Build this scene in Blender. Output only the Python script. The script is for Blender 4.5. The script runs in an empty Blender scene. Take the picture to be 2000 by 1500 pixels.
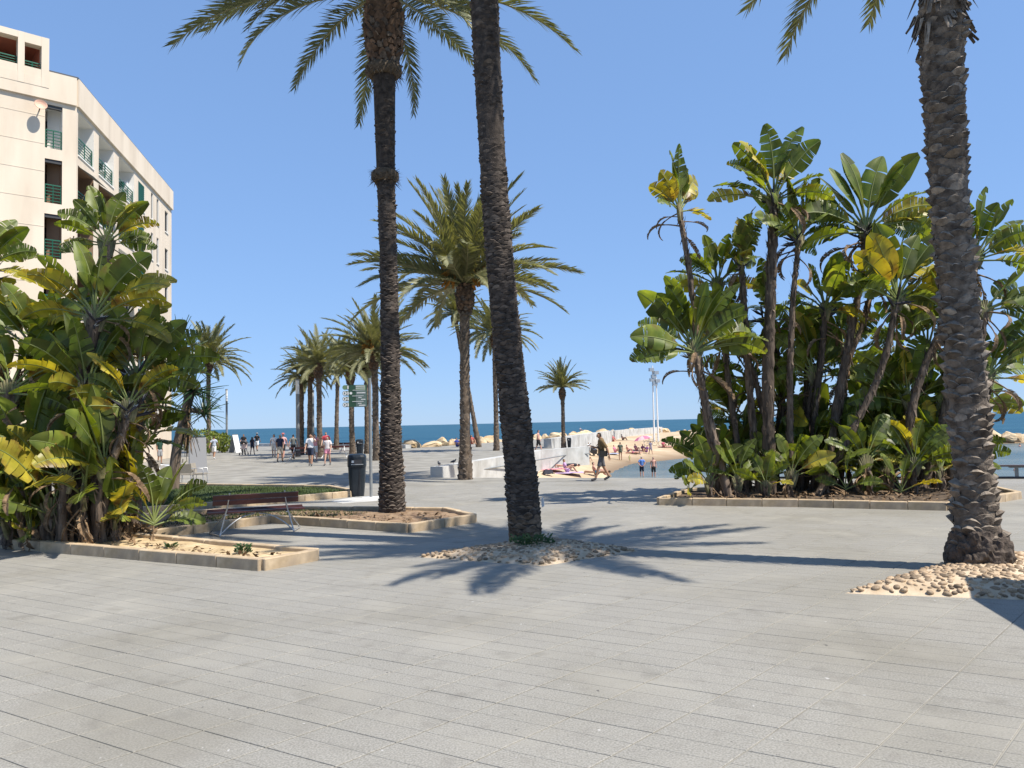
import bpy, bmesh, math, random
import numpy as np
from mathutils import Vector, Matrix, Euler
R = math.radians
SC = bpy.context.scene
COL = SC.collection
# ---------------------------------------------------------------- camera, sky, sun, exposure
CAM_H, F, PITCH, ROLL = 2.1, 1502.0, 2.9, 1.28
cam_d = bpy.data.cameras.new('camera'); cam = bpy.data.objects.new('camera', cam_d); COL.objects.link(cam)
cam_d.sensor_width = 36.0; cam_d.lens = F / 2000 * 36.0; cam_d.clip_start = 0.1; cam_d.clip_end = 60000
CAM_M = Matrix.Rotation(R(90 + PITCH), 3, 'X') @ Matrix.Rotation(R(-ROLL), 3, 'Z')
cam.matrix_world = Matrix.Translation((0, 0, CAM_H)) @ CAM_M.to_4x4()
SC.camera = cam
SUN_EL, SUN_AZ = 58.0, -25.0          # azimuth from +X axis, counter-clockwise
sdir = Vector((math.cos(R(SUN_AZ)) * math.cos(R(SUN_EL)), math.sin(R(SUN_AZ)) * math.cos(R(SUN_EL)), math.sin(R(SUN_EL))))
W = bpy.data.worlds.new('World'); SC.world = W; W.use_nodes = True
nt = W.node_tree; sky = nt.nodes.new('ShaderNodeTexSky'); sky.sky_type = 'NISHITA'; sky.sun_disc = False
sky.sun_elevation = R(SUN_EL); sky.sun_rotation = R(90 - SUN_AZ); sky.altitude = 0
sky.air_density = 1.0; sky.dust_density = 0.0; sky.ozone_density = 10.0
bgn = nt.nodes['Background']; bgn.inputs['Strength'].default_value = 0.084
gm = nt.nodes.new('ShaderNodeGamma'); gm.inputs['Gamma'].default_value = 0.38; nt.links.new(sky.outputs[0], gm.inputs['Color'])   # softer fall-off towards the horizon
vm = nt.nodes.new('ShaderNodeVectorMath'); vm.operation = 'MULTIPLY'; vm.inputs[1].default_value = (2.02, 2.72, 3.85); nt.links.new(gm.outputs[0], vm.inputs[0])
nt.links.new(vm.outputs[0], bgn.inputs['Color'])
sun_d = bpy.data.lights.new('sun', 'SUN'); sun_d.energy = 5.0; sun_d.angle = R(0.53); sun_d.color = (1.0, 0.93, 0.83)
sun = bpy.data.objects.new('sun', sun_d); COL.objects.link(sun)
sun.rotation_euler = (-sdir).to_track_quat('-Z', 'Y').to_euler()
SC.view_settings.view_transform = 'Standard'; SC.view_settings.look = 'None'; SC.view_settings.gamma = 1
SC.view_settings.use_curve_mapping = False; SC.view_settings.exposure = 0.56
SC.cycles.max_bounces = 6; SC.cycles.transparent_max_bounces = 8

# ---------------------------------------------------------------- helpers
def ray(px, py): return CAM_M @ Vector(((px - 1000) / F, -(py - 750) / F, -1.0))
def G(px, py, z=0.0):                       # where a line of sight meets the level z
    r = ray(px, py); t = (z - CAM_H) / r.z
    return Vector((r.x * t, r.y * t, z))
def D(px, py, y):                           # the point on a line of sight at forward distance y
    r = ray(px, py); t = y / r.y
    return Vector((r.x * t, y, CAM_H + r.z * t))

class MB:
    def __init__(s): s.v = []; s.f = []; s.m = []; s.sm = []
    def add(s, vs, fs, mi=0, smooth=False):
        b = len(s.v); s.v.extend([tuple(v) for v in vs])
        for f in fs: s.f.append([b + i for i in f]); s.m.append(mi); s.sm.append(smooth)
    def box(s, c, sz, rz=0.0, mi=0, rot=None):
        hx, hy, hz = sz[0] / 2, sz[1] / 2, sz[2] / 2
        M = rot if rot is not None else Matrix.Rotation(rz, 3, 'Z'); c = Vector(c)
        vs = [c + M @ Vector((x * hx, y * hy, z * hz)) for x in (-1, 1) for y in (-1, 1) for z in (-1, 1)]
        s.add(vs, [(0, 1, 3, 2), (4, 6, 7, 5), (0, 4, 5, 1), (2, 3, 7, 6), (0, 2, 6, 4), (1, 5, 7, 3)], mi)
    def bar(s, a, b, w, h=None, mi=0):          # box bar from a to b
        a = Vector(a); b = Vector(b); d = b - a; h = h or w
        q = d.to_track_quat('X', 'Z').to_matrix()
        s.box((a + b) / 2, (d.length, w, h), mi=mi, rot=q)
    def tube(s, pts, rad, n=8, mi=0, cap=True, smooth=True):
        pts = [Vector(p) for p in pts]
        if not hasattr(rad, '__len__'): rad = [rad] * len(pts)
        rings = []
        prev = None
        for i, p in enumerate(pts):
            t = (pts[min(i + 1, len(pts) - 1)] - pts[max(i - 1, 0)]).normalized()
            if prev is None:
                x = t.orthogonal().normalized() if abs(t.z) < 0.9 else (Vector((1, 0, 0)) - t * t.x).normalized()
            else:
                x = (prev - t * prev.dot(t)).normalized()
            prev = x; y = t.cross(x)
            rings.append([p + (x * math.cos(2 * math.pi * k / n) + y * math.sin(2 * math.pi * k / n)) * rad[i] for k in range(n)])
        vs = [v for r in rings for v in r]; fs = []
        for i in range(len(pts) - 1):
            for k in range(n):
                fs.append((i * n + k, i * n + (k + 1) % n, (i + 1) * n + (k + 1) % n, (i + 1) * n + k))
        s.add(vs, fs, mi, smooth)
        if cap:
            s.add(rings[0], [tuple(reversed(range(n)))], mi); s.add(rings[-1], [tuple(range(n))], mi)
    def mesh(s, name, mats):
        me = bpy.data.meshes.new(name); me.from_pydata(s.v, [], s.f)
        for m in (mats if isinstance(mats, (list, tuple)) else [mats]): me.materials.append(m)
        me.polygons.foreach_set('material_index', s.m); me.polygons.foreach_set('use_smooth', s.sm)
        me.update(); return me
    def obj(s, name, mats, parent=None, loc=None, rz=0.0):
        return link(name, s.mesh(name, mats), parent, loc, rz)

def link(name, me, parent=None, loc=None, rz=0.0, rot=None, scale=None):
    o = bpy.data.objects.new(name, me); COL.objects.link(o)
    if parent is not None: o.parent = parent
    if loc is not None: o.location = loc
    if rot is not None: o.rotation_euler = rot
    elif rz: o.rotation_euler = (0, 0, rz)
    if scale is not None: o.scale = scale if hasattr(scale, '__len__') else (scale,) * 3
    return o
def tag(o, label, cat=None, group=None, kind=None):
    if label: o['label'] = label
    if cat: o['category'] = cat
    if group: o['group'] = group
    if kind: o['kind'] = kind
    return o
def thing(name, label, cat, loc=(0, 0, 0), rz=0.0, group=None):
    return tag(link(name, None, None, loc, rz), label, cat, group)
def structure(o): o['kind'] = 'structure'; return o

# ---------------------------------------------------------------- materials
def mat(name, col, rough=0.7, col2=None, scale=8.0, detail=6.0, bump=0.0, bscale=None, spec=0.4, metal=0.0,
        rnd=0.0, coords='Object', trans=0.0, col3=None, scale3=1.0, stretch=None, hsv=None, contrast=(0.35, 0.65), c3=(0.45, 0.7)):
    m = bpy.data.materials.new(name); m.use_nodes = True; n = m.node_tree; p = n.nodes['Principled BSDF']
    p.inputs['Roughness'].default_value = rough; p.inputs['Metallic'].default_value = metal
    p.inputs['Specular IOR Level'].default_value = spec
    c = lambda x: (x[0], x[1], x[2], 1.0)
    tc = n.nodes.new('ShaderNodeTexCoord'); vec = tc.outputs[coords]
    if stretch:
        mp = n.nodes.new('ShaderNodeMapping'); mp.inputs['Scale'].default_value = stretch
        n.links.new(vec, mp.inputs['Vector']); vec = mp.outputs[0]
    out = None
    if col2 is not None:
        nz = n.nodes.new('ShaderNodeTexNoise'); nz.inputs['Scale'].default_value = scale; nz.inputs['Detail'].default_value = detail
        n.links.new(vec, nz.inputs['Vector'])
        rp = n.nodes.new('ShaderNodeValToRGB'); rp.color_ramp.elements[0].position = contrast[0]; rp.color_ramp.elements[1].position = contrast[1]
        rp.color_ramp.elements[0].color = c(col); rp.color_ramp.elements[1].color = c(col2)
        n.links.new(nz.outputs['Fac'], rp.inputs['Fac']); out = rp.outputs[0]
    if col3 is not None:
        nz3 = n.nodes.new('ShaderNodeTexNoise'); nz3.inputs['Scale'].default_value = scale3; nz3.inputs['Detail'].default_value = 4
        n.links.new(vec, nz3.inputs['Vector'])
        r3 = n.nodes.new('ShaderNodeValToRGB'); r3.color_ramp.elements[0].position = c3[0]; r3.color_ramp.elements[1].position = c3[1]
        r3.color_ramp.elements[0].color = (0, 0, 0, 1); r3.color_ramp.elements[1].color = (1, 1, 1, 1)
        n.links.new(nz3.outputs['Fac'], r3.inputs['Fac'])
        mx = n.nodes.new('ShaderNodeMix'); mx.data_type = 'RGBA'; n.links.new(r3.outputs[0], mx.inputs[0])
        if out is not None: n.links.new(out, mx.inputs[6])
        else: mx.inputs[6].default_value = c(col)
        mx.inputs[7].default_value = c(col3); out = mx.outputs[2]
    if rnd > 0:
        oi = n.nodes.new('ShaderNodeObjectInfo'); ge = n.nodes.new('ShaderNodeNewGeometry')
        ad = n.nodes.new('ShaderNodeMath'); ad.operation = 'ADD'; n.links.new(oi.outputs['Random'], ad.inputs[0]); n.links.new(ge.outputs['Random Per Island'], ad.inputs[1])
        fr = n.nodes.new('ShaderNodeMath'); fr.operation = 'FRACT'; n.links.new(ad.outputs[0], fr.inputs[0])
        mr = n.nodes.new('ShaderNodeMapRange'); mr.inputs['To Min'].default_value = 1 - rnd; mr.inputs['To Max'].default_value = 1 + rnd
        n.links.new(fr.outputs[0], mr.inputs['Value'])
        hs = n.nodes.new('ShaderNodeHueSaturation'); n.links.new(mr.outputs[0], hs.inputs['Value'])
        if out is not None: n.links.new(out, hs.inputs['Color'])
        else: hs.inputs['Color'].default_value = c(col)
        out = hs.outputs[0]
    if out is not None: n.links.new(out, p.inputs['Base Color'])
    else: p.inputs['Base Color'].default_value = c(col)
    if bump:
        bz = n.nodes.new('ShaderNodeTexNoise'); bz.inputs['Scale'].default_value = bscale or scale * 3; bz.inputs['Detail'].default_value = 5
        n.links.new(vec, bz.inputs['Vector'])
        bp = n.nodes.new('ShaderNodeBump'); bp.inputs['Strength'].default_value = bump; bp.inputs['Distance'].default_value = 0.02
        n.links.new(bz.outputs['Fac'], bp.inputs['Height']); n.links.new(bp.outputs[0], p.inputs['Normal'])
    if trans:
        tr = n.nodes.new('ShaderNodeBsdfTranslucent'); ms = n.nodes.new('ShaderNodeMixShader'); ms.inputs[0].default_value = trans
        if out is not None:
            g = n.nodes.new('ShaderNodeMix'); g.data_type = 'RGBA'; g.blend_type = 'MULTIPLY'; g.inputs[0].default_value = 1.0
            n.links.new(out, g.inputs[6]); g.inputs[7].default_value = (2.0, 1.9, 0.55, 1); n.links.new(g.outputs[2], tr.inputs['Color'])
        else: tr.inputs['Color'].default_value = c([min(1, col[0] * 2.0), min(1, col[1] * 1.9), col[2] * 0.55])
        o = n.nodes['Material Output']
        n.links.new(p.outputs[0], ms.inputs[1]); n.links.new(tr.outputs[0], ms.inputs[2]); n.links.new(ms.outputs[0], o.inputs['Surface'])
    return m
M = {}
def slab_mat():
    m = mat('granite_slab', (0.192, 0.183, 0.159), 0.68, (0.316, 0.302, 0.266), 70.0, 4.0, rnd=0.03, bump=0.10, bscale=160, coords='Generated')
    n = m.node_tree
    # world-space patches and specks: worn, dirty areas with a shape of their own
    p = n.nodes['Principled BSDF']; src = p.inputs['Base Color'].links[0].from_socket
    ge = n.nodes.new('ShaderNodeNewGeometry')
    for nd in n.nodes:                              # fine grain in world space so that slabs differ
        if nd.type == 'TEX_NOISE':
            for l in list(nd.inputs['Vector'].links): n.links.remove(l)
            n.links.new(ge.outputs['Position'], nd.inputs['Vector'])
    def layer(src, scale, lo, hi, colr, amt, detail=4):
        nz = n.nodes.new('ShaderNodeTexNoise'); nz.inputs['Scale'].default_value = scale; nz.inputs['Detail'].default_value = detail
        n.links.new(ge.outputs['Position'], nz.inputs['Vector'])
        mr = n.nodes.new('ShaderNodeMapRange'); mr.inputs['From Min'].default_value = lo; mr.inputs['From Max'].default_value = hi
        mr.inputs['To Max'].default_value = amt
        n.links.new(nz.outputs['Fac'], mr.inputs['Value'])
        mx = n.nodes.new('ShaderNodeMix'); mx.data_type = 'RGBA'; n.links.new(mr.outputs[0], mx.inputs[0]); n.links.new(src, mx.inputs[6])
        mx.inputs[7].default_value = (*colr, 1); return mx.outputs[2]
    src = layer(src, 0.45, 0.48, 0.75, (0.165, 0.150, 0.112), 0.75, 8)
    src = layer(src, 5.0, 0.56, 0.74, (0.16, 0.145, 0.125), 0.35, 6)
    src = layer(src, 0.9, 0.52, 0.8, (0.35, 0.332, 0.288), 0.75, 7)
    src = layer(src, 2.2, 0.60, 0.72, (0.145, 0.135, 0.113), 0.4, 7)
    src = layer(src, 14.0, 0.735, 0.76, (0.06, 0.058, 0.055), 0.85, 2)
    src = layer(src, 16.0, 0.785, 0.80, (0.55, 0.54, 0.52), 0.6, 1)
    n.links.new(src, p.inputs['Base Color'])
    return m
M['slab'] = slab_mat()
M['paving'] = mat('far_paving', (0.19, 0.179, 0.153), 0.8, (0.285, 0.272, 0.236), 0.9, 8, coords='Object', stretch=(1, 1, 1), bump=0.1, bscale=30)
M['kerb'] = mat('kerb_stone', (0.38, 0.285, 0.175), 0.8, (0.54, 0.42, 0.275), 6, 8, bump=0.25, bscale=60, rnd=0.10, col3=(0.27, 0.21, 0.15), scale3=2.5)
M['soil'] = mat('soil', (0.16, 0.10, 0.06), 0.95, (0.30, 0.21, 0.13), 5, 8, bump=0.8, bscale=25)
M['shadesoil'] = mat('shaded_soil', (0.055, 0.038, 0.025), 0.95, (0.12, 0.085, 0.055), 5, 8, bump=0.8, bscale=25)  # soil colour darkened to carry the shade of the foliage above
M['sandsoil'] = mat('sandy_soil', (0.42, 0.31, 0.17), 0.95, (0.58, 0.45, 0.27), 4, 8, bump=0.6, bscale=30)
M['grass'] = mat('grass', (0.035, 0.058, 0.014), 0.9, (0.075, 0.105, 0.028), 6, 6, rnd=0.25)
M['mortar'] = mat('mortar', (0.42, 0.32, 0.21), 0.9, (0.56, 0.45, 0.32), 5, 8, bump=0.4, bscale=40)
M['pebble'] = mat('pebble', (0.23, 0.155, 0.09), 0.6, (0.40, 0.30, 0.195), 8, 5, rnd=0.5, bump=0.15)
M['sand'] = mat('beach_sand', (0.40, 0.29, 0.175), 0.95, (0.52, 0.41, 0.275), 0.5, 8, bump=0.5, bscale=3.0)
M['whitewall'] = mat('white_concrete', (0.42, 0.42, 0.40), 0.8, (0.56, 0.56, 0.535), 1.2, 8, col3=(0.33, 0.32, 0.29), scale3=0.8, bump=0.1)
M['boulder'] = mat('boulder', (0.42, 0.29, 0.15), 0.9, (0.62, 0.50, 0.33), 1.4, 8, rnd=0.3, bump=0.8, bscale=5)
M['bark'] = mat('palm_bark', (0.030, 0.023, 0.018), 0.95, (0.085, 0.066, 0.052), 9, 8, rnd=0.35, bump=0.6, bscale=50)
M['bark_tip'] = mat('cut_leaf_base', (0.055, 0.043, 0.034), 0.9, (0.14, 0.112, 0.088), 12, 6, rnd=0.3, bump=0.5, bscale=60)
M['bark_low'] = mat('worn_palm_bark', (0.09, 0.06, 0.038), 0.95, (0.21, 0.15, 0.10), 10, 8, rnd=0.3, bump=0.6, bscale=50)
M['bark3'] = mat('palm_bark_grey', (0.06, 0.046, 0.035), 0.95, (0.17, 0.137, 0.105), 9, 8, rnd=0.35, bump=0.7, bscale=50)
M['bark3_tip'] = mat('cut_leaf_base_grey', (0.12, 0.095, 0.073), 0.9, (0.28, 0.235, 0.185), 12, 6, rnd=0.3, bump=0.5, bscale=60)
M['bark_far'] = mat('far_palm_bark', (0.11, 0.08, 0.055), 0.95, (0.21, 0.16, 0.115), 6, 8, rnd=0.3)
M['boot'] = mat('leaf_boots', (0.07, 0.042, 0.026), 0.95, (0.17, 0.105, 0.065), 7, 8, rnd=0.4, bump=0.5, bscale=40)
M['fibre'] = mat('palm_fibre', (0.06, 0.045, 0.03), 0.95, (0.12, 0.09, 0.06), 20, 5)
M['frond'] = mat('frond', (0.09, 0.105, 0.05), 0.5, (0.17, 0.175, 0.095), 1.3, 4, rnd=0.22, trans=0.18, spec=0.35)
M['frond_far'] = mat('pale_frond', (0.125, 0.135, 0.065), 0.5, (0.25, 0.245, 0.14), 1.0, 4, rnd=0.25, trans=0.22, spec=0.35)  # paler tone for the fronds of the far palms
M['rachis'] = mat('frond_rib', (0.22, 0.20, 0.09), 0.6)
M['orange'] = mat('date_stalks', (0.45, 0.20, 0.035), 0.7, rnd=0.2)
M['leaf'] = mat('broad_leaf', (0.066, 0.10, 0.016), 0.45, (0.175, 0.205, 0.034), 2.2, 7, rnd=0.55, trans=0.36, spec=0.4, col3=(0.13, 0.10, 0.03), scale3=2.6, c3=(0.58, 0.70))
M['leaf_y'] = mat('yellowing_leaf', (0.24, 0.23, 0.025), 0.42, (0.48, 0.39, 0.05), 1.7, 5, rnd=0.3, trans=0.30, col3=(0.16, 0.085, 0.025), scale3=2.2)
M['leaf_dead'] = mat('dead_leaf', (0.10, 0.06, 0.03), 0.9, (0.24, 0.16, 0.09), 6, 5, rnd=0.3)
M['midrib'] = mat('leaf_midrib', (0.16, 0.19, 0.055), 0.5)
M['stem'] = mat('plant_stem', (0.045, 0.032, 0.023), 0.95, (0.22, 0.165, 0.12), 14, 9, bump=1.0, bscale=40, rnd=0.4, stretch=(1, 1, 0.16), contrast=(0.3, 0.7))
M['bract'] = mat('flower_bract', (0.02, 0.018, 0.025), 0.5)
M['sepal'] = mat('flower_sepal', (0.55, 0.52, 0.46), 0.6)
M['yucca'] = mat('yucca_leaf', (0.02, 0.05, 0.022), 0.4, (0.04, 0.085, 0.035), 3, 4, rnd=0.3, trans=0.1)
M['weed'] = mat('weed_leaf', (0.03, 0.07, 0.02), 0.6, rnd=0.3, trans=0.2)
M['wall'] = mat('stucco', (0.66, 0.555, 0.425), 0.9, (0.74, 0.635, 0.50), 0.7, 6, bump=0.1, bscale=8, col3=(0.54, 0.445, 0.335), scale3=0.9, c3=(0.5, 0.85), stretch=(1, 1, 0.22))
M['wall_w'] = mat('white_stucco', (0.74, 0.72, 0.67), 0.9)
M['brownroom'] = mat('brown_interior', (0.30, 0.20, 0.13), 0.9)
M['redroom'] = mat('terracotta_wall', (0.50, 0.17, 0.11), 0.9)
M['green'] = mat('green_paint', (0.015, 0.11, 0.065), 0.5)
M['frame_d'] = mat('dark_frame', (0.05, 0.05, 0.05), 0.5)
M['awning'] = mat('awning_fabric', (0.30, 0.30, 0.27), 0.9)
M['pane'] = mat('window_glass', (0.02, 0.025, 0.03), 0.08, spec=0.8)
M['roofm'] = mat('dark_flashing', (0.07, 0.08, 0.09), 0.6)
M['dish'] = mat('dish_paint', (0.68, 0.42, 0.30), 0.6)
M['wood'] = mat('bench_wood', (0.055, 0.018, 0.016), 0.45, (0.09, 0.032, 0.026), 14, 6, stretch=(1, 8, 8), rnd=0.15)
M['steel'] = mat('galvanised_steel', (0.42, 0.42, 0.41), 0.4, metal=0.7, col2=(0.55, 0.55, 0.54), scale=20)
M['grey_post'] = mat('grey_post', (0.19, 0.20, 0.20), 0.5, (0.24, 0.25, 0.25), 5)
M['darkmetal'] = mat('dark_metal', (0.035, 0.035, 0.04), 0.5)
M['bin'] = mat('bin_plastic', (0.010, 0.016, 0.022), 0.38, (0.016, 0.022, 0.03), 6)
M['white'] = mat('white_paint', (0.76, 0.76, 0.74), 0.5)
M['signgreen'] = mat('sign_green', (0.035, 0.085, 0.05), 0.45)
M['signlight'] = mat('sign_light_green', (0.16, 0.25, 0.13), 0.45)
M['signgrey'] = mat('sign_grey_green', (0.12, 0.17, 0.15), 0.45)
M['chairm'] = mat('wicker', (0.26, 0.23, 0.18), 0.8, (0.36, 0.32, 0.26), 60)
M['boardgrey'] = mat('board_grey', (0.22, 0.22, 0.22), 0.7)
M['rail'] = mat('rail_brown', (0.10, 0.07, 0.06), 0.5)
def simple(name, c, rough=0.8): 
    if name not in M: M[name] = mat(name, c, rough, rnd=0.0)
    return M[name]
# ================================================================ large structure: ground, promenade, beach, sea
from mathutils.geometry import tessellate_polygon
def poly(name, pts, z, m, parent=None):
    P3 = [Vector((p[0], p[1], z)) for p in pts]; tr = []
    for t in tessellate_polygon([P3]):
        n = (P3[t[1]] - P3[t[0]]).cross(P3[t[2]] - P3[t[0]])
        if abs(n.z) > 1e-9: tr.append(tuple(t) if n.z > 0 else tuple(reversed(t)))
    mb = MB(); mb.add(P3, tr); return mb.obj(name, m, parent)
EDGE = [(60, 9.9), (16.2, 24.4), (5.9, 27.7), (-3.1, 30.8), (-0.4, 39.9), (1.56, 46.9), (4.85, 51.6), (3.0, 63.5), (7, 82), (13.5, 108), (18, 124)]
plaza_pts = [(-120, -25), (60, -25)] + EDGE + [(14, 124), (-9.3, 70.5), (-20, 84), (-34, 95), (-120, 105)]
plaza = structure(poly('pavement', plaza_pts, -0.007, M['paving']))
# slabs of the plaza: a skewed grid as the joints run in the picture
rnd = random.Random(3)
TH1, TH2 = R(43.6), R(-60)
U = Vector((math.sin(TH1), math.cos(TH1), 0)) * 0.47; V = Vector((math.sin(TH2), math.cos(TH2), 0)) * 0.617
def slab_shape(mb, o, j, zt):                      # a slab with a shallow sawn groove across its middle
    v = V * (1 - 0.012 / V.length)
    for h0, h1 in ((0.0, 0.497), (0.503, 1.0 - 0.008 / U.length)):
        c = o + U * h0; u = U * (h1 - h0); out = [c, c + u, c + u + v, c + v]; mid = c + (u + v) / 2
        inn = [mid + (p - mid) * (1 - 0.016) for p in out]
        top = [Vector((p.x, p.y, zt)) for p in inn]; ed = [Vector((p.x, p.y, zt - 0.003)) for p in out]; bo = [Vector((p.x, p.y, zt - 0.03)) for p in out]
        mb.add(top + ed + bo, [(0, 1, 2, 3)] + [(4 + k, 4 + (k + 1) % 4, (k + 1) % 4, k) for k in range(4)] + [(8 + k, 8 + (k + 1) % 4, 4 + (k + 1) % 4, 4 + k) for k in range(4)])
    g0, g1 = o + U * 0.49, o + U * 0.51
    mb.add([Vector((p.x, p.y, zt - 0.0035)) for p in (g0, g1, g1 + v, g0 + v)], [(0, 1, 2, 3)])
smb = MB(); slab_shape(smb, Vector((0, 0, 0)), 0, 0.0); slab_me = smb.mesh('paving_slab', M['slab'])
cells = []
for i in range(-90, 120):
    for j in range(-90, 90):
        o = U * i + V * j
        c = o + (U + V) / 2
        if not (0.5 < c.y < 27) or abs(c.x) > 0.70 * c.y + 3.5: continue
        if c.y > 24.4 - 0.33 * (c.x - 16.2) - 0.6: continue
        seen = c.y > 4.3 and abs(c.x) < 0.685 * c.y + 0.15
        cells.append((0 if seen else 1, c.y, o))
cells.sort(key=lambda t: (t[0], t[1]))
for k, (s, y, o) in enumerate(cells[:300]):
    link('paving_slab', slab_me, plaza, (o.x, o.y, rnd.uniform(-0.0012, 0.0008)))
mb = MB()
for s, y, o in cells[300:]: slab_shape(mb, o, 0, rnd.uniform(-0.0012, 0.0008))
tag(mb.obj('paving_slabs', M['slab'], plaza), 'grey granite paving slabs farther off', kind='stuff')

# ---- sea
def water_mat(name, deep, rough, strength, s1, s2, transp=0.0):
    m = bpy.data.materials.new(name); m.use_nodes = True; n = m.node_tree; p = n.nodes['Principled BSDF']
    p.inputs['Roughness'].default_value = rough; p.inputs['IOR'].default_value = 1.33; p.inputs['Specular IOR Level'].default_value = 0.2
    ge = n.nodes.new('ShaderNodeNewGeometry')
    mp = n.nodes.new('ShaderNodeMapping'); mp.inputs['Scale'].default_value = (0.25, 1.0, 1.0); n.links.new(ge.outputs['Position'], mp.inputs['Vector'])
    a = n.nodes.new('ShaderNodeTexNoise'); a.inputs['Scale'].default_value = s1; a.inputs['Detail'].default_value = 8; a.inputs['Roughness'].default_value = 0.65
    n.links.new(mp.outputs[0], a.inputs['Vector'])
    b = n.nodes.new('ShaderNodeTexNoise'); b.inputs['Scale'].default_value = s2; b.inputs['Detail'].default_value = 5; n.links.new(mp.outputs[0], b.inputs['Vector'])
    rp = n.nodes.new('ShaderNodeValToRGB'); rp.color_ramp.elements[0].position = 0.36; rp.color_ramp.elements[1].position = 0.66
    rp.color_ramp.elements[0].color = (*deep, 1); rp.color_ramp.elements[1].color = (deep[0] * 3 + 0.01, deep[1] * 1.9, deep[2] * 1.55, 1)
    n.links.new(b.outputs['Fac'], rp.inputs['Fac']); n.links.new(rp.outputs[0], p.inputs['Base Color'])
    bp = n.nodes.new('ShaderNodeBump'); bp.inputs['Strength'].default_value = strength; bp.inputs['Distance'].default_value = 0.6
    n.links.new(a.outputs['Fac'], bp.inputs['Height']); n.links.new(bp.outputs[0], p.inputs['Normal'])
    if transp:
        t = n.nodes.new('ShaderNodeBsdfTransparent'); t.inputs['Color'].default_value = (0.75, 0.85, 0.85, 1)
        ms = n.nodes.new('ShaderNodeMixShader'); ms.inputs[0].default_value = transp
        n.links.new(p.outputs[0], ms.inputs[1]); n.links.new(t.outputs[0], ms.inputs[2]); n.links.new(ms.outputs[0], n.nodes['Material Output'].inputs['Surface'])
    return m
M['sea'] = water_mat('sea_water', (0.006, 0.052, 0.090), 0.4, 1.0, 0.30, 0.09)
M['lagoon'] = water_mat('shallow_water', (0.06, 0.12, 0.14), 0.22, 0.35, 1.2, 0.15, 0.25)
SEA = -2.5
xb = [-30000, -5000, -1000, -200, 0, 200, 1000, 5000, 30000]; yb_ = [40, 100, 200, 400, 1000, 3000, 10000, 40000]; mb = MB()
mb.v = [(x, y, SEA - 0.25) for y in yb_ for x in xb]
for j in range(len(yb_) - 1):
    for i in range(len(xb) - 1): k = j * len(xb) + i; mb.f.append([k, k + 1, k + len(xb) + 1, k + len(xb)]); mb.m.append(0); mb.sm.append(False)
sea = structure(mb.obj('sea', M['sea']))
# ---- beach: shore line at sea level, sand rising away from it
shore = [G(x, y, SEA) for x, y in [(1178, 975), (1180, 945), (1192, 922), (1230, 906), (1300, 899), (1345, 894), (1500, 886), (1700, 874), (1850, 868)]]
shore = [(p.x, p.y) for p in shore]; shore.append((78, 112)); lag = shore + [(140, 108), (140, -30), (shore[0][0], 20)]
def seg_dist(P, a, b):
    a = np.array(a); b = np.array(b); d = b - a; t = np.clip(((P - a) @ d) / (d @ d), 0, 1)
    return np.linalg.norm(P - (a + t[:, None] * d), axis=1)
def inside(P, pg):
    r = np.zeros(len(P), bool)
    for i in range(len(pg)):
        x1, y1 = pg[i]; x2, y2 = pg[i - 1]
        c = ((y1 > P[:, 1]) != (y2 > P[:, 1])) & (P[:, 0] < (x2 - x1) * (P[:, 1] - y1) / ((y2 - y1) or 1e-9) + x1)
        r ^= c
    return r
xs = np.linspace(-6, 120, 150); ys = np.linspace(16, 190, 180)
gx, gy = np.meshgrid(xs, ys); P = np.stack([gx.ravel(), gy.ravel()], 1)
dist = np.min([seg_dist(P, shore[i], shore[i + 1]) for i in range(len(shore) - 1)], axis=0)
ins = inside(P, lag); sd = np.where(ins, -dist, dist)
rz = np.random.RandomState(2).uniform(-0.03, 0.03, len(P))
def sand_profile(s, Q):
    dw = np.min([seg_dist(Q, EDGE[i], EDGE[i + 1]) for i in range(3, 6)], axis=0)
    return np.maximum(SEA + np.where(s > 0, 0.85 * (1 - np.exp(-s / 4.0)) + np.minimum(1.3, 0.058 * s), np.maximum(s * 0.06, -0.2)), np.where(s > 0, -0.70 - 0.25 * dw, -9))
pz = sand_profile(sd, P) + np.where(sd > 2, rz, rz * 0.2)
def sand_z(x, y):
    Q = np.array([[x, y]]); d = min(seg_dist(Q, shore[i], shore[i + 1])[0] for i in range(len(shore) - 1))
    return float(sand_profile(np.array([-d if inside(Q, lag)[0] else d]), Q)[0])
nx, ny = len(xs), len(ys)
mb = MB(); mb.v = [(a, b, c) for (a, b), c in zip(P.tolist(), pz.tolist())]
for j in range(ny - 1):
    for i in range(nx - 1):
        k = j * nx + i
        c = (xs[i], ys[j])
        if c[0] < 26 and c[1] > 52 and c[0] < -9 + (c[1] - 70) * 0.26: continue      # under the promenade
        if c[1] > 150 + 0.25 * (c[0] - 30) and c[0] < 60: continue
        if c[0] > 52 and c[1] > 116: continue
        mb.f.append([k, k + 1, k + nx + 1, k + nx]); mb.m.append(0); mb.sm.append(True)
sn = M['sand'].node_tree; pb = sn.nodes['Principled BSDF']; srcs = pb.inputs['Base Color'].links[0].from_socket
geo = sn.nodes.new('ShaderNodeNewGeometry'); sp = sn.nodes.new('ShaderNodeSeparateXYZ'); sn.links.new(geo.outputs['Position'], sp.inputs[0])
mr = sn.nodes.new('ShaderNodeMapRange'); mr.inputs['From Min'].default_value = SEA + 0.05; mr.inputs['From Max'].default_value = SEA + 0.8
sn.links.new(sp.outputs['Z'], mr.inputs['Value'])
mxs = sn.nodes.new('ShaderNodeMix'); mxs.data_type = 'RGBA'; sn.links.new(mr.outputs[0], mxs.inputs[0]); mxs.inputs[6].default_value = (0.20, 0.14, 0.085, 1)
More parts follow.
